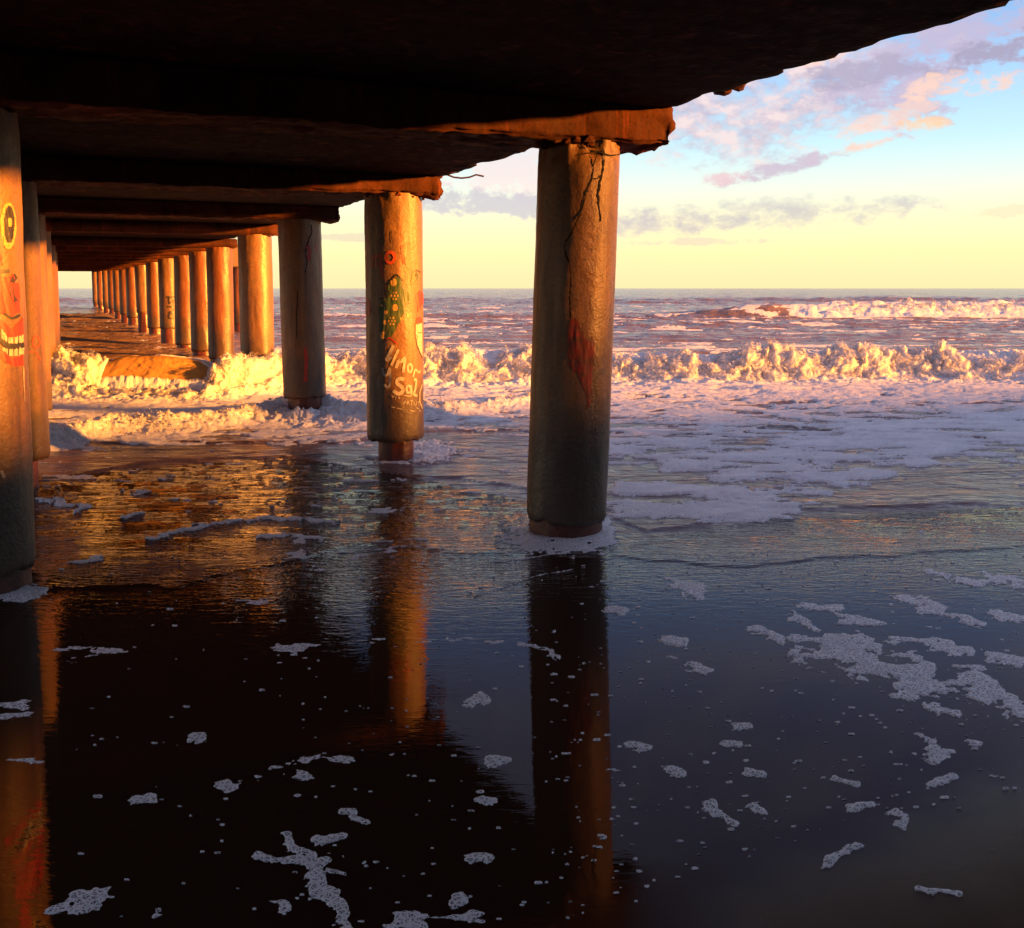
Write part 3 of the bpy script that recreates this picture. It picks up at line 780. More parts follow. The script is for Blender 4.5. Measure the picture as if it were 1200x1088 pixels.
# raft of bubbles at the right
raft = [([(945, 765), (975, 762), (1010, 778), (1050, 786), (1075, 790)], 22), ([(965, 752), (1005, 750), (1025, 760)], 13), ([(1060, 808), (1100, 806), (1130, 800), (1160, 812), (1200, 838)], 18),
        ([(1135, 792), (1150, 800), (1165, 815)], 15), ([(1045, 748), (1080, 750), (1112, 756)], 9), ([(1115, 762), (1135, 764)], 8), ([(1055, 703), (1080, 704), (1100, 714)], 9), ([(1082, 718), (1110, 722), (1150, 730)], 7),
        ([(885, 735), (900, 742), (914, 751)], 9), ([(930, 724), (942, 730), (955, 738)], 7), ([(942, 710), (985, 713)], 6), ([(982, 724), (1005, 727), (1032, 733)], 7), ([(1088, 670), (1110, 675)], 6),
        ([(1122, 680), (1150, 685)], 6), ([(1158, 677), (1200, 687)], 9), ([(1170, 720), (1200, 728)], 9), ([(1160, 770), (1200, 776)], 9), ([(1068, 772), (1092, 784)], 8), ([(1122, 778), (1150, 784)], 7),
        ([(1092, 828), (1122, 838)], 8), ([(1074, 862), (1094, 870)], 6), ([(1092, 878), (1104, 884), (1098, 892)], 10), ([(1100, 880), (1116, 881)], 5), ([(1092, 920), (1118, 912)], 7),
        ([(1048, 952), (1058, 958), (1056, 970)], 9), ([(975, 1008), (990, 996), (1006, 990)], 9), ([(832, 942), (838, 955), (856, 966)], 9), ([(982, 914), (1004, 918)], 6),
        ([(1135, 868), (1148, 872)], 6), ([(1075, 1042), (1125, 1048)], 6), ([(790, 688), (815, 692)], 15), ([(1000, 947), (1020, 942)], 7)]
for pts, w in raft: D = np.maximum(D, np.minimum(S(pts, w*1.12, 1.45, .8), .62)-.24+.45*wn2+.3*wn3)
star = [([(335, 978), (340, 992), (365, 1002)], 9), ([(306, 1002), (325, 1008), (350, 1006), (365, 1012)], 10), ([(365, 1012), (372, 1030), (366, 1046), (388, 1052), (404, 1068)], 14), ([(370, 1018), (382, 1008)], 9), ([(384, 1020), (404, 1026)], 4),
        ([(404, 1068), (400, 1078), (408, 1090)], 12), ([(375, 985), (398, 980)], 12), ([(400, 950), (415, 950), (412, 956), (432, 962)], 7), ([(356, 908), (360, 912)], 11), ([(158, 940), (176, 936)], 9), ([(258, 918), (268, 917)], 8),
        ([(326, 1060), (328, 1064)], 15), ([(553, 1004), (568, 1006)], 11), ([(536, 1052), (541, 1058)], 12), ([(552, 825), (562, 815), (570, 822)], 9), ([(572, 893), (592, 890)], 13), ([(564, 940), (576, 941)], 11),
        ([(738, 872), (758, 876)], 9), ([(228, 864), (240, 864)], 8), ([(810, 780), (828, 784)], 12), ([(862, 852), (880, 852)], 7), ([(716, 714), (732, 716)], 9), ([(776, 750), (802, 753)], 7), ([(852, 870), (866, 872)], 9),
        ([(785, 903), (798, 908)], 11), ([(876, 905), (892, 908)], 9), ([(878, 946), (892, 952)], 9)]
for pts, w in star: D = np.maximum(D, np.minimum(S(pts, w*.92, 1.35, .7), .65)-.2+.4*wn3+.15*wn2)
# scattered single flecks
for k in range(900):
    py = 650+430*random.random()**1.15
    if random.random() < .72: px = random.uniform(640, 1210)
    else: px = random.uniform(60, 720)
    if px < 330 and random.random() < .6: continue
    if py > 930+(1200-px)*.25: 
        if px > 760: continue
    w = random.choice([1.3, 1.3, 1.5, 1.5, 1.8, 1.8, 2.2, 2.2, 2.6, 3.2])*(.75+.45*(py-640)/440)
    l = w*random.uniform(.2, 1.0)
    D = np.maximum(D, S([(px-l, py), (px+l, py+random.uniform(-.3, .3)*w)], w, 1.7)*1.1-.25+.25*wn3) if False else D
    r0 = max(0, np.searchsorted(-PY[:, 0], -(py+w+2))-1); r1 = np.searchsorted(-PY[:, 0], -(py-w-2))+1
    c0 = max(0, int(np.searchsorted(px_col, px-l-w-22))); c1 = min(NC, int(np.searchsorted(px_col, px+l+w+22)))
    sx = PX[r0:r1, c0:c1]; sy = PY[r0:r1, c0:c1]
    tt = np.clip(sx-px, -l, l)
    dd = np.hypot(sx-px-tt, (sy-py)*1.7)
    D[r0:r1, c0:c1] = np.maximum(D[r0:r1, c0:c1], (1-dd/w)*1.1-.22+.3*wn3[r0:r1, c0:c1])
D = D.astype(np.float32)

# ---------------- foam thickness
bil = billow(X*2.6, Y*3.0, 5, 81, .58); bil2 = billow(X*9, Y*9, 4, 85, .6)
ww2 = np.clip(white2, 0, 1); ws = np.clip(np.exp(-((ds+.05)/.42)**2)*surge, 0, 1)
T = np.full(D.shape, .0035, np.float32)
T = T+.012*sst(5.6, 8, Y)*(.6+.8*bil)+.012*sst(12, 16, Y)*(.4+1.0*bil)*sst(24, 18, Y)
T = T+ww2*(.08*bil+.03*bil2)+ws*(.065*bil+.02*bil2)
T = T+np.clip(white1, 0, 1)*(.15*billow(X*.9, Y*.9, 5, 91, .5))
coll = np.exp(-((X-piles[('R', 2)][1]-.25)/.8)**2-((Y-12.0)/.5)**2)
T = T+coll*.12*bil
Dc = np.clip(D, -.25, .6)
Dc = Dc*(1-ww2)+ww2*np.where(D > 0, .4*ww2, Dc)
foam_z = H+np.where(Dc > 0, np.sqrt(np.clip(Dc/.45, 0, 1.2))*T, Dc*.12)
foam_z = foam_z+np.where(Dc > 0, .0012*bil2*sst(5.5, 8, Y)+.0015*wn3, 0)
thick = np.clip(D*1.6, 0, 1)*sst(5.0, 7.5, Y)+np.clip(D-.05, 0, 1)*.25*sst(3.5, 6, Y)
thick = np.clip(thick+sst(9, 12, Y)*np.clip(.05+D*1.5, 0, 1)*(1-.45*sst(19, 30, Y))+ww2+np.clip(white1, 0, 1), 0, 1)

V = np.stack([X, Y, H], -1).reshape(-1, 3)
idx = np.arange(NR*NC, dtype=np.int32).reshape(NR, NC)
quads = np.stack([idx[:-1, :-1], idx[:-1, 1:], idx[1:, 1:], idx[1:, :-1]], -1)
shore = shift(gline([(-900, 600), (60, 560), (330, 536), (470, 558), (620, 590), (720, 640), (900, 610), (1300, 590), (2200, 590)]))
is_sea = (Y > shore)[:-1, :-1]
def submesh(name, sel, Vall, attrs, mat):
    q = quads[sel]
    used = np.zeros(len(Vall), bool); used[q.ravel()] = True
    remap = np.full(len(Vall), -1, np.int32); remap[used] = np.arange(used.sum(), dtype=np.int32)
    o = mesh_np(name, Vall[used], remap[q], mat)
    for an, av in attrs.items():
        a = o.data.attributes.new(an, 'FLOAT', 'POINT'); a.data.foreach_set('value', av.reshape(-1)[used].astype(np.float32))
    return o
ochre_glow = np.clip(glass*np.exp(-((d2+.15)/.6)**2)*1.2, 0, 1)*.9+.35*np.clip(A1-.25, 0, 1)*g1+.35*sst(310, 240, PX)*sst(14, 18, Y)*sst(90, 40, Y)+.30*g2*sst(-7, -4, X)
sea = submesh('sea', is_sea, V, {'ochre_glow': np.clip(ochre_glow, 0, 1)}, M['sea']); tag(sea, kind='structure')
ripple = sst(3.6, 5.4, Y)*(.08+.32*sst(4.4, 6.2, Y)+.9*sst(6, 8.5, Y))+.010
ripple = ripple*(1-.55*sst(560, 800, PX)*sst(7.5, 5.5, Y))
dry = sst(-.5, 1.5, (PY-(1000-(PX-900)*.36))/120+.35*wn)*sst(620, 900, PX)
wet = submesh('wet_sand', ~is_sea, V, {'ripple': ripple, 'dry': np.clip(dry, 0, 1)}, M['wet_sand']); tag(wet, kind='structure')
VF = np.stack([X, Y, foam_z], -1).reshape(-1, 3)
keep = (D > -.12); kq = keep[:-1, :-1] | keep[:-1, 1:] | keep[1:, 1:] | keep[1:, :-1]
kq &= (Y < 400)[:-1, :-1]
nearq = (Y < shore)[:-1, :-1]
fo = submesh('sea_foam', kq & ~nearq, VF, {'thick': thick}, M['foam']); tag(fo, 'white foam and whitewater churned over the breaking waves and shallows', 'foam', kind='stuff')
fo2 = submesh('beach_foam', kq & nearq, VF, {'thick': thick}, M['foam']); tag(fo2, 'bubbly white foam flecks and rafts left on the wet sand', 'foam', kind='stuff')

# ------------------------------------------------------------------ spray: many small drops thrown off the breakers
def ico():
    bm = bmesh.new(); bmesh.ops.create_icosphere(bm, subdivisions=1, radius=1)
    v = np.array([x.co[:] for x in bm.verts], np.float32); f = np.array([[q.index for q in p.verts] for p in bm.faces], np.int32); bm.free(); return v, f
IV, IF = ico()
def drops(name, P, r, label):
    n = len(P)
    st = RNG.uniform(.6, 1.5, (n, 1, 3)).astype(np.float32)
    jit = RNG.uniform(.75, 1.25, (n, len(IV), 1)).astype(np.float32)
    V = (IV[None]*jit*st*r[:, None, None]+P[:, None, :]).reshape(-1, 3)
    Fq = (IF[None]+(np.arange(n)*len(IV))[:, None, None]).reshape(-1, 3)
    o = mesh_np(name, V, Fq, M['spray']); tag(o, label, 'spray', kind='stuff'); return o
def icoN(sub):
    bm = bmesh.new(); bmesh.ops.create_icosphere(bm, subdivisions=sub, radius=1)
    v = np.array([x.co[:] for x in bm.verts], np.float32); f = np.array([[q.index for q in p.verts] for p in bm.faces], np.int32); bm.free(); return v, f
def puffs(name, P, r, label, sub=3, rough=.55):
    PV, PF = icoN(sub); n = len(P)
    off = RNG.uniform(0, 300, (n, 1)).astype(np.float32)
    a = PV[None, :, 0]*1.6+off; b = PV[None, :, 1]*1.6+PV[None, :, 2]*2.3+off*.37
    d = (np.abs(perlin(a, b, 3))+.5*np.abs(perlin(a*2.3, b*2.3, 5))+.25*np.abs(perlin(a*5, b*5, 6)))*rough
    st = np.stack([RNG.uniform(.8, 2.4, n), RNG.uniform(.7, 1.4, n), RNG.uniform(.55, 1.2, n)], -1).astype(np.float32)[:, None, :]
    V = (PV[None]*(.8+d)[..., None]*st*r[:, None, None]+P[:, None, :]).reshape(-1, 3)
    Fq = (PF[None]+(np.arange(n)*len(PV))[:, None, None]).reshape(-1, 3)
    o = mesh_np(name, V, Fq, M['spray']); tag(o, label, 'foam', kind='stuff'); return o
def bilinear(A, x, y):
    r = np.clip(np.searchsorted(Yr, y), 0, NR-1); c = np.clip(np.searchsorted(tc, x/y), 0, NC-1)
    return A[r, c]
def yc2(x):
    r = np.full(x.shape, 16.9)+.05*x+.35*perlin(x*.35, x*0, 4)
    return np.where(x < -2, r+(14.75-r)*sst(-2.6, -4.6, x), r)
def roller(name, x0, x1, step, prof, crest, amp, fr, seed, label, xfade=.4, hvar=.35, nt_=110, shell=0, gap=.03):
    """a rolling sheet of whitewater: a cross profile swept along the crest and swollen into cauliflower heads"""
    xs = np.arange(x0, x1, step); pr = np.array(prof, float)
    L = np.concatenate([[0], np.cumsum(np.hypot(np.diff(pr[:, 0]), np.diff(pr[:, 1])))]); tt = np.linspace(0, L[-1], nt_)
    pd, pz = np.interp(tt, L, pr[:, 0]), np.interp(tt, L, pr[:, 1])
    for _ in range(6): pd[1:-1] = (pd[:-2]+pd[1:-1]*2+pd[2:])/4; pz[1:-1] = (pz[:-2]+pz[1:-1]*2+pz[2:])/4
    gd, gz = np.gradient(pd), np.gradient(pz); gl_ = np.hypot(gd, gz)+1e-9; nd, nz = -gz/gl_, gd/gl_
    A_, B_ = np.meshgrid(xs, tt, indexing='ij')
    hv = (1+hvar*fbm(xs*fr*.45, xs*0+seed, 3, seed))*sst(x0, x0+xfade, xs)*sst(x1, x1-xfade, xs)
    w1 = fbm(A_*fr*.8, B_*fr*.8, 3, seed+2)*.5/fr; w2 = fbm(A_*fr*.8+9, B_*fr*.8, 3, seed+3)*.5/fr
    U, W = A_+w1, B_+w2
    d = np.abs(perlin(U*fr, W*fr, seed))+.55*np.abs(perlin(U*fr*2.1, W*fr*2.1, seed+1))+.36*np.abs(perlin(U*fr*4.6, W*fr*4.6, seed+4))+.26*np.abs(perlin(U*fr*10, W*fr*10, seed+5))+.17*np.abs(perlin(U*fr*21, W*fr*21, seed+6))
    d = (d-.35)*amp*hv[:, None]*np.clip(np.sin(np.pi*np.clip(tt/L[-1], 0, 1))*1.8, 0, 1)[None, :]
    d = d+shell*gap*(1+.9*fbm(U*fr*3, W*fr*3, 3, seed+11+shell))*np.clip(np.sin(np.pi*np.clip(tt/L[-1], 0, 1))*2, 0, 1)[None, :]
    yy = crest(xs)[:, None]+pd[None, :]+nd[None, :]*d
    zz = pz[None, :]*hv[:, None]+nz[None, :]*d
    xx = A_+fbm(U*fr*2, W*fr*2, 3, seed+8)*amp*.5
    V = np.stack([xx, yy, zz], -1).reshape(-1, 3)
    n, m = len(xs), nt_
    idx_ = np.arange(n*m).reshape(n, m)
    Fq = np.stack([idx_[:-1, :-1], idx_[1:, :-1], idx_[1:, 1:], idx_[:-1, 1:]], -1).reshape(-1, 4)
    ROLL.setdefault(name, []).append((V, Fq, shell)); return V
ROLL = {}
main_prof = [(-.95, -.08), (-.80, .03), (-.62, .10), (-.50, .20), (-.44, .33), (-.36, .44), (-.18, .51), (.02, .50), (.25, .38), (.5, .18), (.8, -.05)]
main_prof2 = [(a, b*.84 if b > .1 else b) for a, b in main_prof]
c1_ = lambda x: 54+.06*(x-20)+.8*perlin(x*.1, x*0+2, 6)
VS = []
for sh in range(4):
    w_ = ('', ', loose inner froth', ', looser froth over it', ', thin outermost veil')[sh]
    st_ = .013 if sh == 0 else .02
    v_ = [roller('whitewater', -3.7, 12.5, st_, main_prof2, yc2, .125, 2.1, 33, 'tumbling white foam heads rolling along the main breaking wave'+w_, hvar=.5, shell=sh, nt_=110 if sh == 0 else 70),
          roller('whitewater', -7.3, -6.0, st_, main_prof, yc2, .17, 2.2, 43, 'churning foam at left end of the curling wave under the pier'+w_, .25, .2, shell=sh, nt_=90),
          roller('whitewater', -4.6, -3.35, st_, main_prof, yc2, .17, 2.2, 53, 'churning foam at right end of the curling wave under the pier'+w_, .25, .2, shell=sh, nt_=90),
          roller('whitewater', -6.3, -4.4, st_, [(-.95, -.08), (-.80, .02), (-.70, .05), (-.62, .08), (-.54, .07), (-.46, .0)], yc2, .09, 3.4, 63, 'low fringe of froth at foot of the curling wave'+w_, .2, .2, 60, shell=sh, gap=.018)]
    if sh == 0: VS = v_
    roller('far_whitewater', 14.5, 36, .05, [(-2.0, -.1), (-1.6, .05), (-1.2, .3), (-.8, .48), (-.4, .58), (.2, .60), (.8, .4), (1.6, .1), (2.0, -.1)], c1_, .26, .95, 73, 'tumbling white foam along the farther breaking wave'+w_, 5, .35, 70, shell=sh, gap=.06)
VM, VL, VR2, VG = VS
for nm, lab in (('whitewater', 'tumbling white foam and froth rolling along the main breaking wave'), ('far_whitewater', 'tumbling white foam along the farther breaking wave')):
    off = 0; Vs, Fs, Ms = [], [], []
    for v_, f_, m_ in ROLL[nm]: Vs.append(v_); Fs.append(f_+off); Ms.append(np.full(len(f_), m_, np.int32)); off += len(v_)
    o = mesh_np(nm, np.concatenate(Vs), np.concatenate(Fs), M['shell'][0])
    for m_ in M['shell'][1:]: o.data.materials.append(m_)
    o.data.polygons.foreach_set('material_index', np.concatenate(Ms)); tag(o, lab, 'foam', kind='stuff')
n = 42000
src = np.concatenate([VM[VM[:, 2] > .2], VL[VL[:, 2] > .15], VR2[VR2[:, 2] > .15], VG[VG[:, 2] > .03][::2]])
pk = src[RNG.integers(0, len(src), n)]
cl_ = np.clip(fbm(pk[:, 0]*2, pk[:, 1]*2, 4, 195)+.4, .05, 1.4)
up = RNG.exponential(.022, n)*cl_*(1+2.2*np.exp(-((pk[:, 0]+1.0)/.45)**2)*RNG.random(n))
pk = pk+np.stack([RNG.normal(0, .012, n), RNG.normal(0, .012, n)-up*.2, up], -1)
drops('wave_spray', pk.astype(np.float32), ((RNG.pareto(2.6, n)*.0022+.0022).clip(0, .012)).astype(np.float32), 'fine spray of drops over the rolling foam')
cc = RNG.integers(0, NC, 5000); xx = px_col[cc]; cc = cc[(xx > 55) & (xx < 680)]
y = Ys[cc]+RNG.uniform(-.32, .25, len(cc)); x = tc[cc]*y
r_ = (.003+RNG.pareto(2.4, len(cc))*.003).clip(0, .013)*np.clip(fbm(x*1.3, y*1.3, 3, 101)+.55, .15, 1.3)
puffs('surge_foam', np.stack([x, y, bilinear(foam_z, x, y)+r_*.2], -1).astype(np.float32), r_.astype(np.float32), 'low rolling foam along the surge line near the piles', 2, .8)
n = 9000
cc = RNG.integers(0, NC, n); xx = px_col[cc]; sel = (xx > 55) & (xx < 660); cc = cc[sel]
y = Ys[cc]+RNG.normal(-.05, .22, len(cc)); x = tc[cc]*y
h = RNG.exponential(.022, len(cc))*np.clip(fbm(x*2, y*2, 3, 97)+.5, .1, 1.5)
drops('surge_spray', np.stack([x, y, bilinear(foam_z, x, y)+h], -1).astype(np.float32), (RNG.pareto(2.4, len(cc))*.003+.0025).clip(0, .014), 'small spray drops over the low surge of foam near the piles')

# ------------------------------------------------------------------ beach and dune behind the photographer
def beach():
    n = 260
    xs = np.linspace(-140, 140, n); ys = np.linspace(-90, 60, n)
    A, B = np.meshgrid(xs, ys)
    u = -A*s24+B*c24; v = A*c24+B*s24
    z = np.full(A.shape, -.05)
    z = z+5.62*np.exp(-((u+18.5)/4.2)**2)+2.6*sst(-19, -26, u)  # dune ridge out of view, height shaped for its shade on the near piles
    z = z+sst(-1, -12, u)*(.4+.3*fbm(A*.15, B*.15, 4, 3))
    z = z+np.exp(-((u+18)/5)**2)*.22*fbm(v*.35, u*.2, 3, 5)
    z = np.where(u > 6, -.05-(u-6)*.05, z)
    idx = np.arange(n*n).reshape(n, n)
    q = np.stack([idx[:-1, :-1], idx[:-1, 1:], idx[1:, 1:], idx[1:, :-1]], -1).reshape(-1, 4)
    o = mesh_np('beach', np.stack([A, B, z], -1).reshape(-1, 3), q, M['sand']); tag(o, kind='structure')
beach()

# ------------------------------------------------------------------ unseen hut added beside the pier to shade the grey pile
def shade_hut():
    D = 11.5
    x3, y3 = piles[('R', 2)][1], piles[('R', 2)][2]
    loc = Vector((x3, y3, 0))+Vector((SB[0], SB[1], 0))*D
    t = empty('added_shade_tower', loc, label='unseen narrow tower on four stilts, added to shade the grey pile', cat='added shade tower')
    t.rotation_euler = (0, 0, math.atan2(SB[1], SB[0]))
    def box(name, sx, sy, sz, x, y, z, m):
        bm = bmesh.new(); bmesh.ops.create_cube(bm, size=1); bmesh.ops.scale(bm, vec=(sx, sy, sz), verts=bm.verts)
        bmesh.ops.bevel(bm, geom=bm.edges[:], offset=.01, segments=1, affect='EDGES')
        bmesh.ops.translate(bm, vec=(x, y, z), verts=bm.verts); return obj_bm(name, bm, m, t)
    for a in (-1, 1):
        for b in (-1, 1): box('stilt', .1, .1, 1.4, a*.4, b*.38, .6, M['wood'])
    box('floor', 1.1, .92, .08, 0, 0, 1.29, M['wood']); box('cabin', .9, .84, 3.1, 0, 0, 2.88, M['whiteboard']); box('roof', 1.2, 1.0, .1, 0, 0, 4.48, M['wood'])
    box('window', .02, .4, .4, .46, 0, 3.6, M['black'])
    for k in range(4): box('ladder_rung', .04, .5, .03, -.62, 0, .25+k*.28, M['wood'])
AZ = R(104); EL = R(7.0)
SB = (math.sin(AZ), math.cos(AZ))
shade_hut()
def tree():  # out-of-view tree added to thin the sunlight on the nearest pile
    D = 17.0
    bx, by = .42+SB[0]*D-.055, 6.38+SB[1]*D-.19
    t = empty('added_shade_tree', (bx, by, 0), label='unseen thin tamarisk tree added to dim the nearest cracked pile', cat='added shade tree')
    V = []; Fq = []
    def limb(a, b, r0, r1, n=7):
        a, b = Vector(a), Vector(b); d = (b-a).normalized(); x = d.orthogonal().normalized(); y = d.cross(x); base = len(V)
        for p, r_ in ((a, r0), (a.lerp(b, .5)+x*r0*.6, (r0+r1)/2), (b, r1)):
            for k in range(n): V.append(p+x*math.cos(2*math.pi*k/n)*r_+y*math.sin(2*math.pi*k/n)*r_)
        for j in range(2):
            for k in range(n): Fq.append((base+j*n+k, base+j*n+(k+1) % n, base+(j+1)*n+(k+1) % n, base+(j+1)*n+k))
    limb((0, 0, -.3), (.1, .05, 2.4), .09, .06)
    tips = []
    for k in range(14):
        a = k*2.4; zz = 1.7+.18*k*.9
        e = (math.cos(a)*.55, math.sin(a)*.55, zz+.9); limb((.08, .04, min(zz, 2.4)), e, .035, .012); tips.append(e)
    mesh_np('trunk', [v[:] for v in V], Fq, M['wood'], t)
    n = 1250
    c = RNG.normal(0, 1, (n, 3)); c /= np.linalg.norm(c, axis=1)[:, None]; c *= (RNG.random((n, 1))**.4)
    P = c*np.array([.5, .5, 1.4])+np.array([0, 0, 3.55]); P = P[fbm(P[:, 0]*2+P[:, 2], P[:, 1]*2-P[:, 2]*1.5, 3, 7) > -.35]
    n = len(P); u_ = RNG.normal(0, 1, (n, 3)); u_ /= np.linalg.norm(u_, axis=1)[:, None]; w_ = np.cross(u_, RNG.normal(0, 1, (n, 3))); w_ /= np.linalg.norm(w_, axis=1)[:, None]
    L_ = RNG.uniform(.04, .08, (n, 1)); V2 = np.stack([P-u_*L_, P+w_*L_*.35, P+u_*L_, P-w_*L_*.35], 1).reshape(-1, 3)
    mesh_np('crown', V2, np.arange(n*4).reshape(-1, 4), flat_mat('tamarisk_leaves', (.05, .07, .03)), t, smooth=False)
tree()

# ------------------------------------------------------------------ sun
sd = Vector((math.sin(AZ)*math.cos(EL), math.cos(AZ)*math.cos(EL), math.sin(EL)))
sl = bpy.data.lights.new('sun', 'SUN'); so = bpy.data.objects.new('sun', sl); col.objects.link(so)
sl.energy = 5.0; sl.color = (1, .335, .038); sl.angle = R(1.6)
so.rotation_euler = sd.to_track_quat('Z', 'Y').to_euler(); so.location = sd*60

# ------------------------------------------------------------------ sky
w = bpy.data.worlds.new('World'); scene.world = w; w.use_nodes = True
nt = w.node_tree; bg = nt.nodes['Background']
tcn = N(nt, 'ShaderNodeTexCoord'); sx = N(nt, 'ShaderNodeSeparateXYZ'); nt.links.new(tcn.outputs['Generated'], sx.inputs[0])
dx, dy, dz = sx.outputs
az = mathn(nt, 'ARCTAN2', dx, dy)
hyp = mathn(nt, 'SQRT', mathn(nt, 'ADD', mathn(nt, 'MULTIPLY', dx, dx), mathn(nt, 'MULTIPLY', dy, dy)))
q = mathn(nt, 'DIVIDE', dz, mathn(nt, 'MAXIMUM', hyp, .02))          # tan(elevation)
def s2l(c): return tuple(((x/255+.055)/1.055)**2.4 if x > 10 else x/255/12.92 for x in c)
qr = mathn(nt, 'MULTIPLY', q, 1.0, clamp=True)
sky = ramp(nt, qr, [(0.0, s2l((250, 224, 168))), (.035, s2l((253, 236, 174))), (.07, s2l((251, 243, 198))), (.105, s2l((228, 240, 228))), (.14, s2l((196, 232, 242))), (.2, s2l((166, 206, 242))),
                    (.30, s2l((116, 156, 218))), (.45, s2l((92, 104, 170))), (.8, s2l((100, 92, 140)))])
cv = N(nt, 'ShaderNodeCombineXYZ'); nt.links.new(az, cv.inputs[0]); nt.links.new(q, cv.inputs[1])
def mapv(scale, loc=(0, 0, 0)):
    m_ = N(nt, 'ShaderNodeMapping'); m_.inputs['Scale'].default_value = scale; m_.inputs['Location'].default_value = loc
    nt.links.new(cv.outputs[0], m_.inputs['Vector']); return m_.outputs[0]
nA = noise(nt, mapv((9, 13, 1)), 1.0, 8, .6, .3)
nB = noise(nt, mapv((30, 44, 1), (3, 1, 0)), 1.0, 6, .6, .2)
nD = noise(nt, mapv((75, 130, 1), (5, 2, 0)), 1.0, 5, .65, .3)
nsum = mathn(nt, 'ADD', mathn(nt, 'ADD', mathn(nt, 'MULTIPLY', mathn(nt, 'SUBTRACT', nD, .5), 3.0), mathn(nt, 'MULTIPLY', mathn(nt, 'SUBTRACT', nA, .5), 5.0)), mathn(nt, 'MULTIPLY', mathn(nt, 'SUBTRACT', nB, .5), 5.0))
def blob(px, py, rx, ry, rot=0.0, amt=1.0, sharp=(.0, .9)):
    a0 = math.atan((px-600)/F); q0 = (338-py)/F
    ddx = mathn(nt, 'SUBTRACT', az, a0); ddy = mathn(nt, 'SUBTRACT', q, q0)
    cr, sr = math.cos(rot), math.sin(rot)
    ex = mathn(nt, 'DIVIDE', mathn(nt, 'ADD', mathn(nt, 'MULTIPLY', ddx, cr), mathn(nt, 'MULTIPLY', ddy, sr)), rx/F)
    ey = mathn(nt, 'DIVIDE', mathn(nt, 'SUBTRACT', mathn(nt, 'MULTIPLY', ddy, cr), mathn(nt, 'MULTIPLY', ddx, sr)), ry/F)
    e = mathn(nt, 'SUBTRACT', 1.0, mathn(nt, 'ADD', mathn(nt, 'MULTIPLY', ex, ex), mathn(nt, 'MULTIPLY', ey, ey)))
    e = mathn(nt, 'MAXIMUM', e, -2.0)
    m_ = N(nt, 'ShaderNodeMapRange', interpolation_type='SMOOTHSTEP'); m_.inputs[1].default_value = sharp[0]; m_.inputs[2].default_value = sharp[1]
    nt.links.new(mathn(nt, 'ADD', e, mathn(nt, 'MULTIPLY', nsum, .72)), m_.inputs[0])
    return mathn(nt, 'MULTIPLY', m_.outputs[0], amt)
lil = s2l((196, 176, 196)); gry = s2l((158, 152, 178)); pnk = s2l((246, 206, 186)); org = s2l((250, 200, 150))
ccol = mixc(nt, ramp(nt, nB, [(.40, 0.0), (.60, 1.0)]), s2l((178, 166, 192)), s2l((236, 212, 210)))
out = sky
out = mixc(nt, blob(920, 125, 230, 66, .16, .92, (-.3, 1.3)), out, ccol)
out = mixc(nt, blob(1120, 85, 150, 66, .25, .85), out, s2l((186, 176, 204)))
out = mixc(nt, blob(1160, 95, 70, 22, .2, .8), out, gry)
out = mixc(nt, blob(1010, 105, 90, 16, .1, .55), out, gry)
out = mixc(nt, blob(960, 80, 40, 12, .2, .7), out, pnk)
out = mixc(nt, blob(1135, 125, 70, 20, .05, .8, (.1, .9)), out, pnk)
out = mixc(nt, blob(1020, 158, 90, 12, .3, .6, (.2, 1.0)), out, pnk)
out = mixc(nt, blob(1075, 163, 28, 9, 0, .8, (.2, 1.3)), out, org)
out = mixc(nt, blob(940, 198, 115, 10, .24, .8, (.2, 1.3)), out, lil)
out = mixc(nt, blob(1000, 184, 40, 7, .2, .8), out, pnk)
out = mixc(nt, blob(842, 215, 36, 9, .1, .8, (.2, 1.3)), out, s2l((226, 190, 196)))
out = mixc(nt, blob(880, 254, 180, 19, .02, .75, (-.3, 1.5)), out, s2l((188, 182, 190)))
out = mixc(nt, blob(750, 264, 120, 16, 0, .7, (-.3, 1.5)), out, s2l((196, 184, 190)))
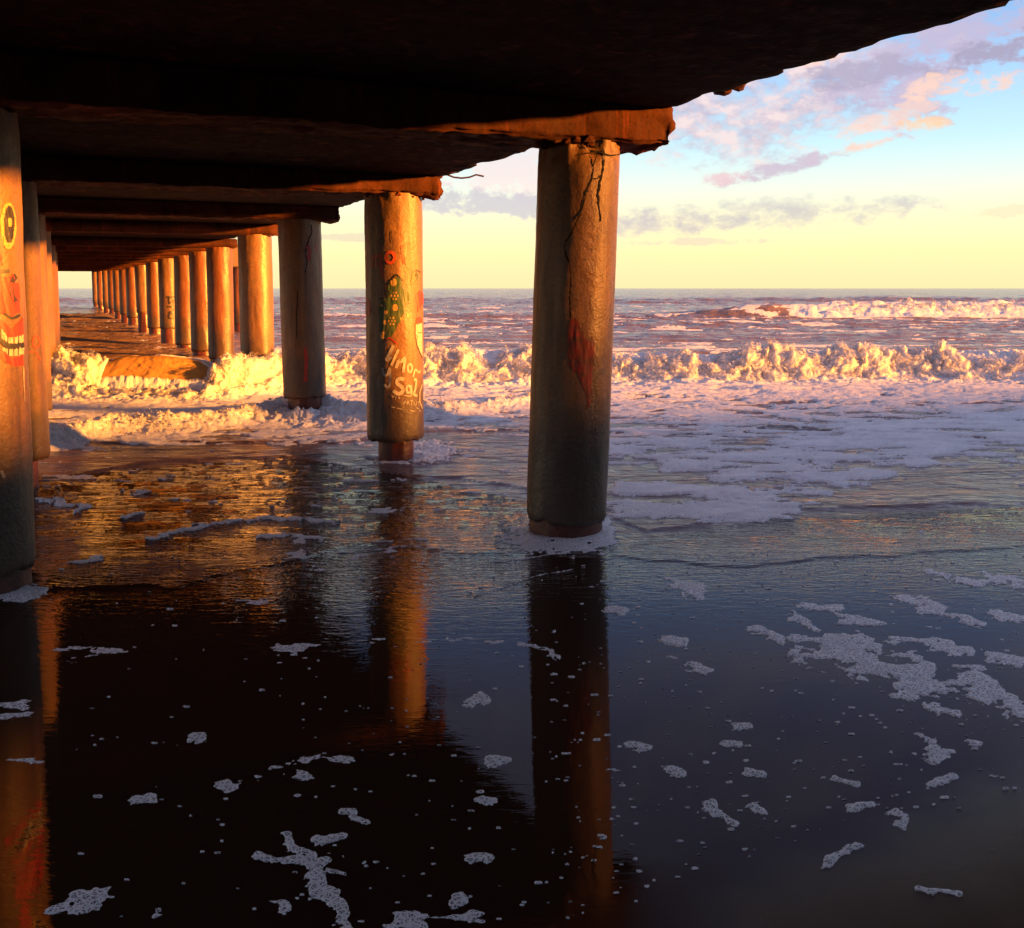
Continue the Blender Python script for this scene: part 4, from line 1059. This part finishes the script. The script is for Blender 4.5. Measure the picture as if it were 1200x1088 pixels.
out = mixc(nt, blob(830, 285, 90, 5, 0, .5), out, s2l((214, 196, 186)))
out = mixc(nt, blob(1190, 258, 50, 8, .1, .5), out, s2l((222, 208, 180)))
out = mixc(nt, blob(590, 195, 90, 45, -.1, .7), out, s2l((240, 214, 212)))
out = mixc(nt, blob(560, 240, 130, 18, -.05, .8), out, s2l((196, 190, 200)))
out = mixc(nt, blob(420, 280, 60, 5, 0, .5), out, s2l((206, 190, 180)))
# looser lilac cloud cover over the rest of the dome
nC = noise(nt, mapv((1.8, 4, 1), (7, 2, 0)), 1.0, 6, .6, .4)
hi = N(nt, 'ShaderNodeMapRange'); hi.inputs[1].default_value = .0; hi.inputs[2].default_value = .07
azr = N(nt, 'ShaderNodeMapRange'); azr.inputs[1].default_value = -.12; azr.inputs[2].default_value = .2; azr.inputs[3].default_value = .11; azr.inputs[4].default_value = .27; nt.links.new(az, azr.inputs[0])
nt.links.new(mathn(nt, 'SUBTRACT', q, azr.outputs[0]), hi.inputs[0])
out = mixc(nt, mathn(nt, 'MULTIPLY', mathn(nt, 'MULTIPLY', ramp(nt, nC, [(.36, 0.0), (.56, 1.0)]), hi.outputs[0]), .85), out, ramp(nt, q, [(.2, s2l((214, 198, 202))), (.42, s2l((164, 164, 184))), (.8, s2l((142, 146, 172)))]))
skt = N(nt, 'ShaderNodeTexSky', sky_type='NISHITA'); skt.sun_disc = False; skt.sun_elevation = EL; skt.sun_rotation = AZ
nish = N(nt, 'ShaderNodeVectorMath', operation='SCALE'); nt.links.new(skt.outputs[0], nish.inputs[0]); nish.inputs['Scale'].default_value = .10
# a faint, even share of the Sky Texture over the gradient and clouds
out2 = mixc(nt, .07, out, nish.outputs[0])
nt.links.new(out2, bg.inputs['Color']); bg.inputs['Strength'].default_value = .245

# ------------------------------------------------------------------ render settings
scene.view_settings.view_transform = 'Standard'; scene.view_settings.look = 'None'
scene.view_settings.exposure = 2.35; scene.view_settings.gamma = 1
scene.render.engine = 'CYCLES'
scene.cycles.max_bounces = 8; scene.cycles.transparent_max_bounces = 12
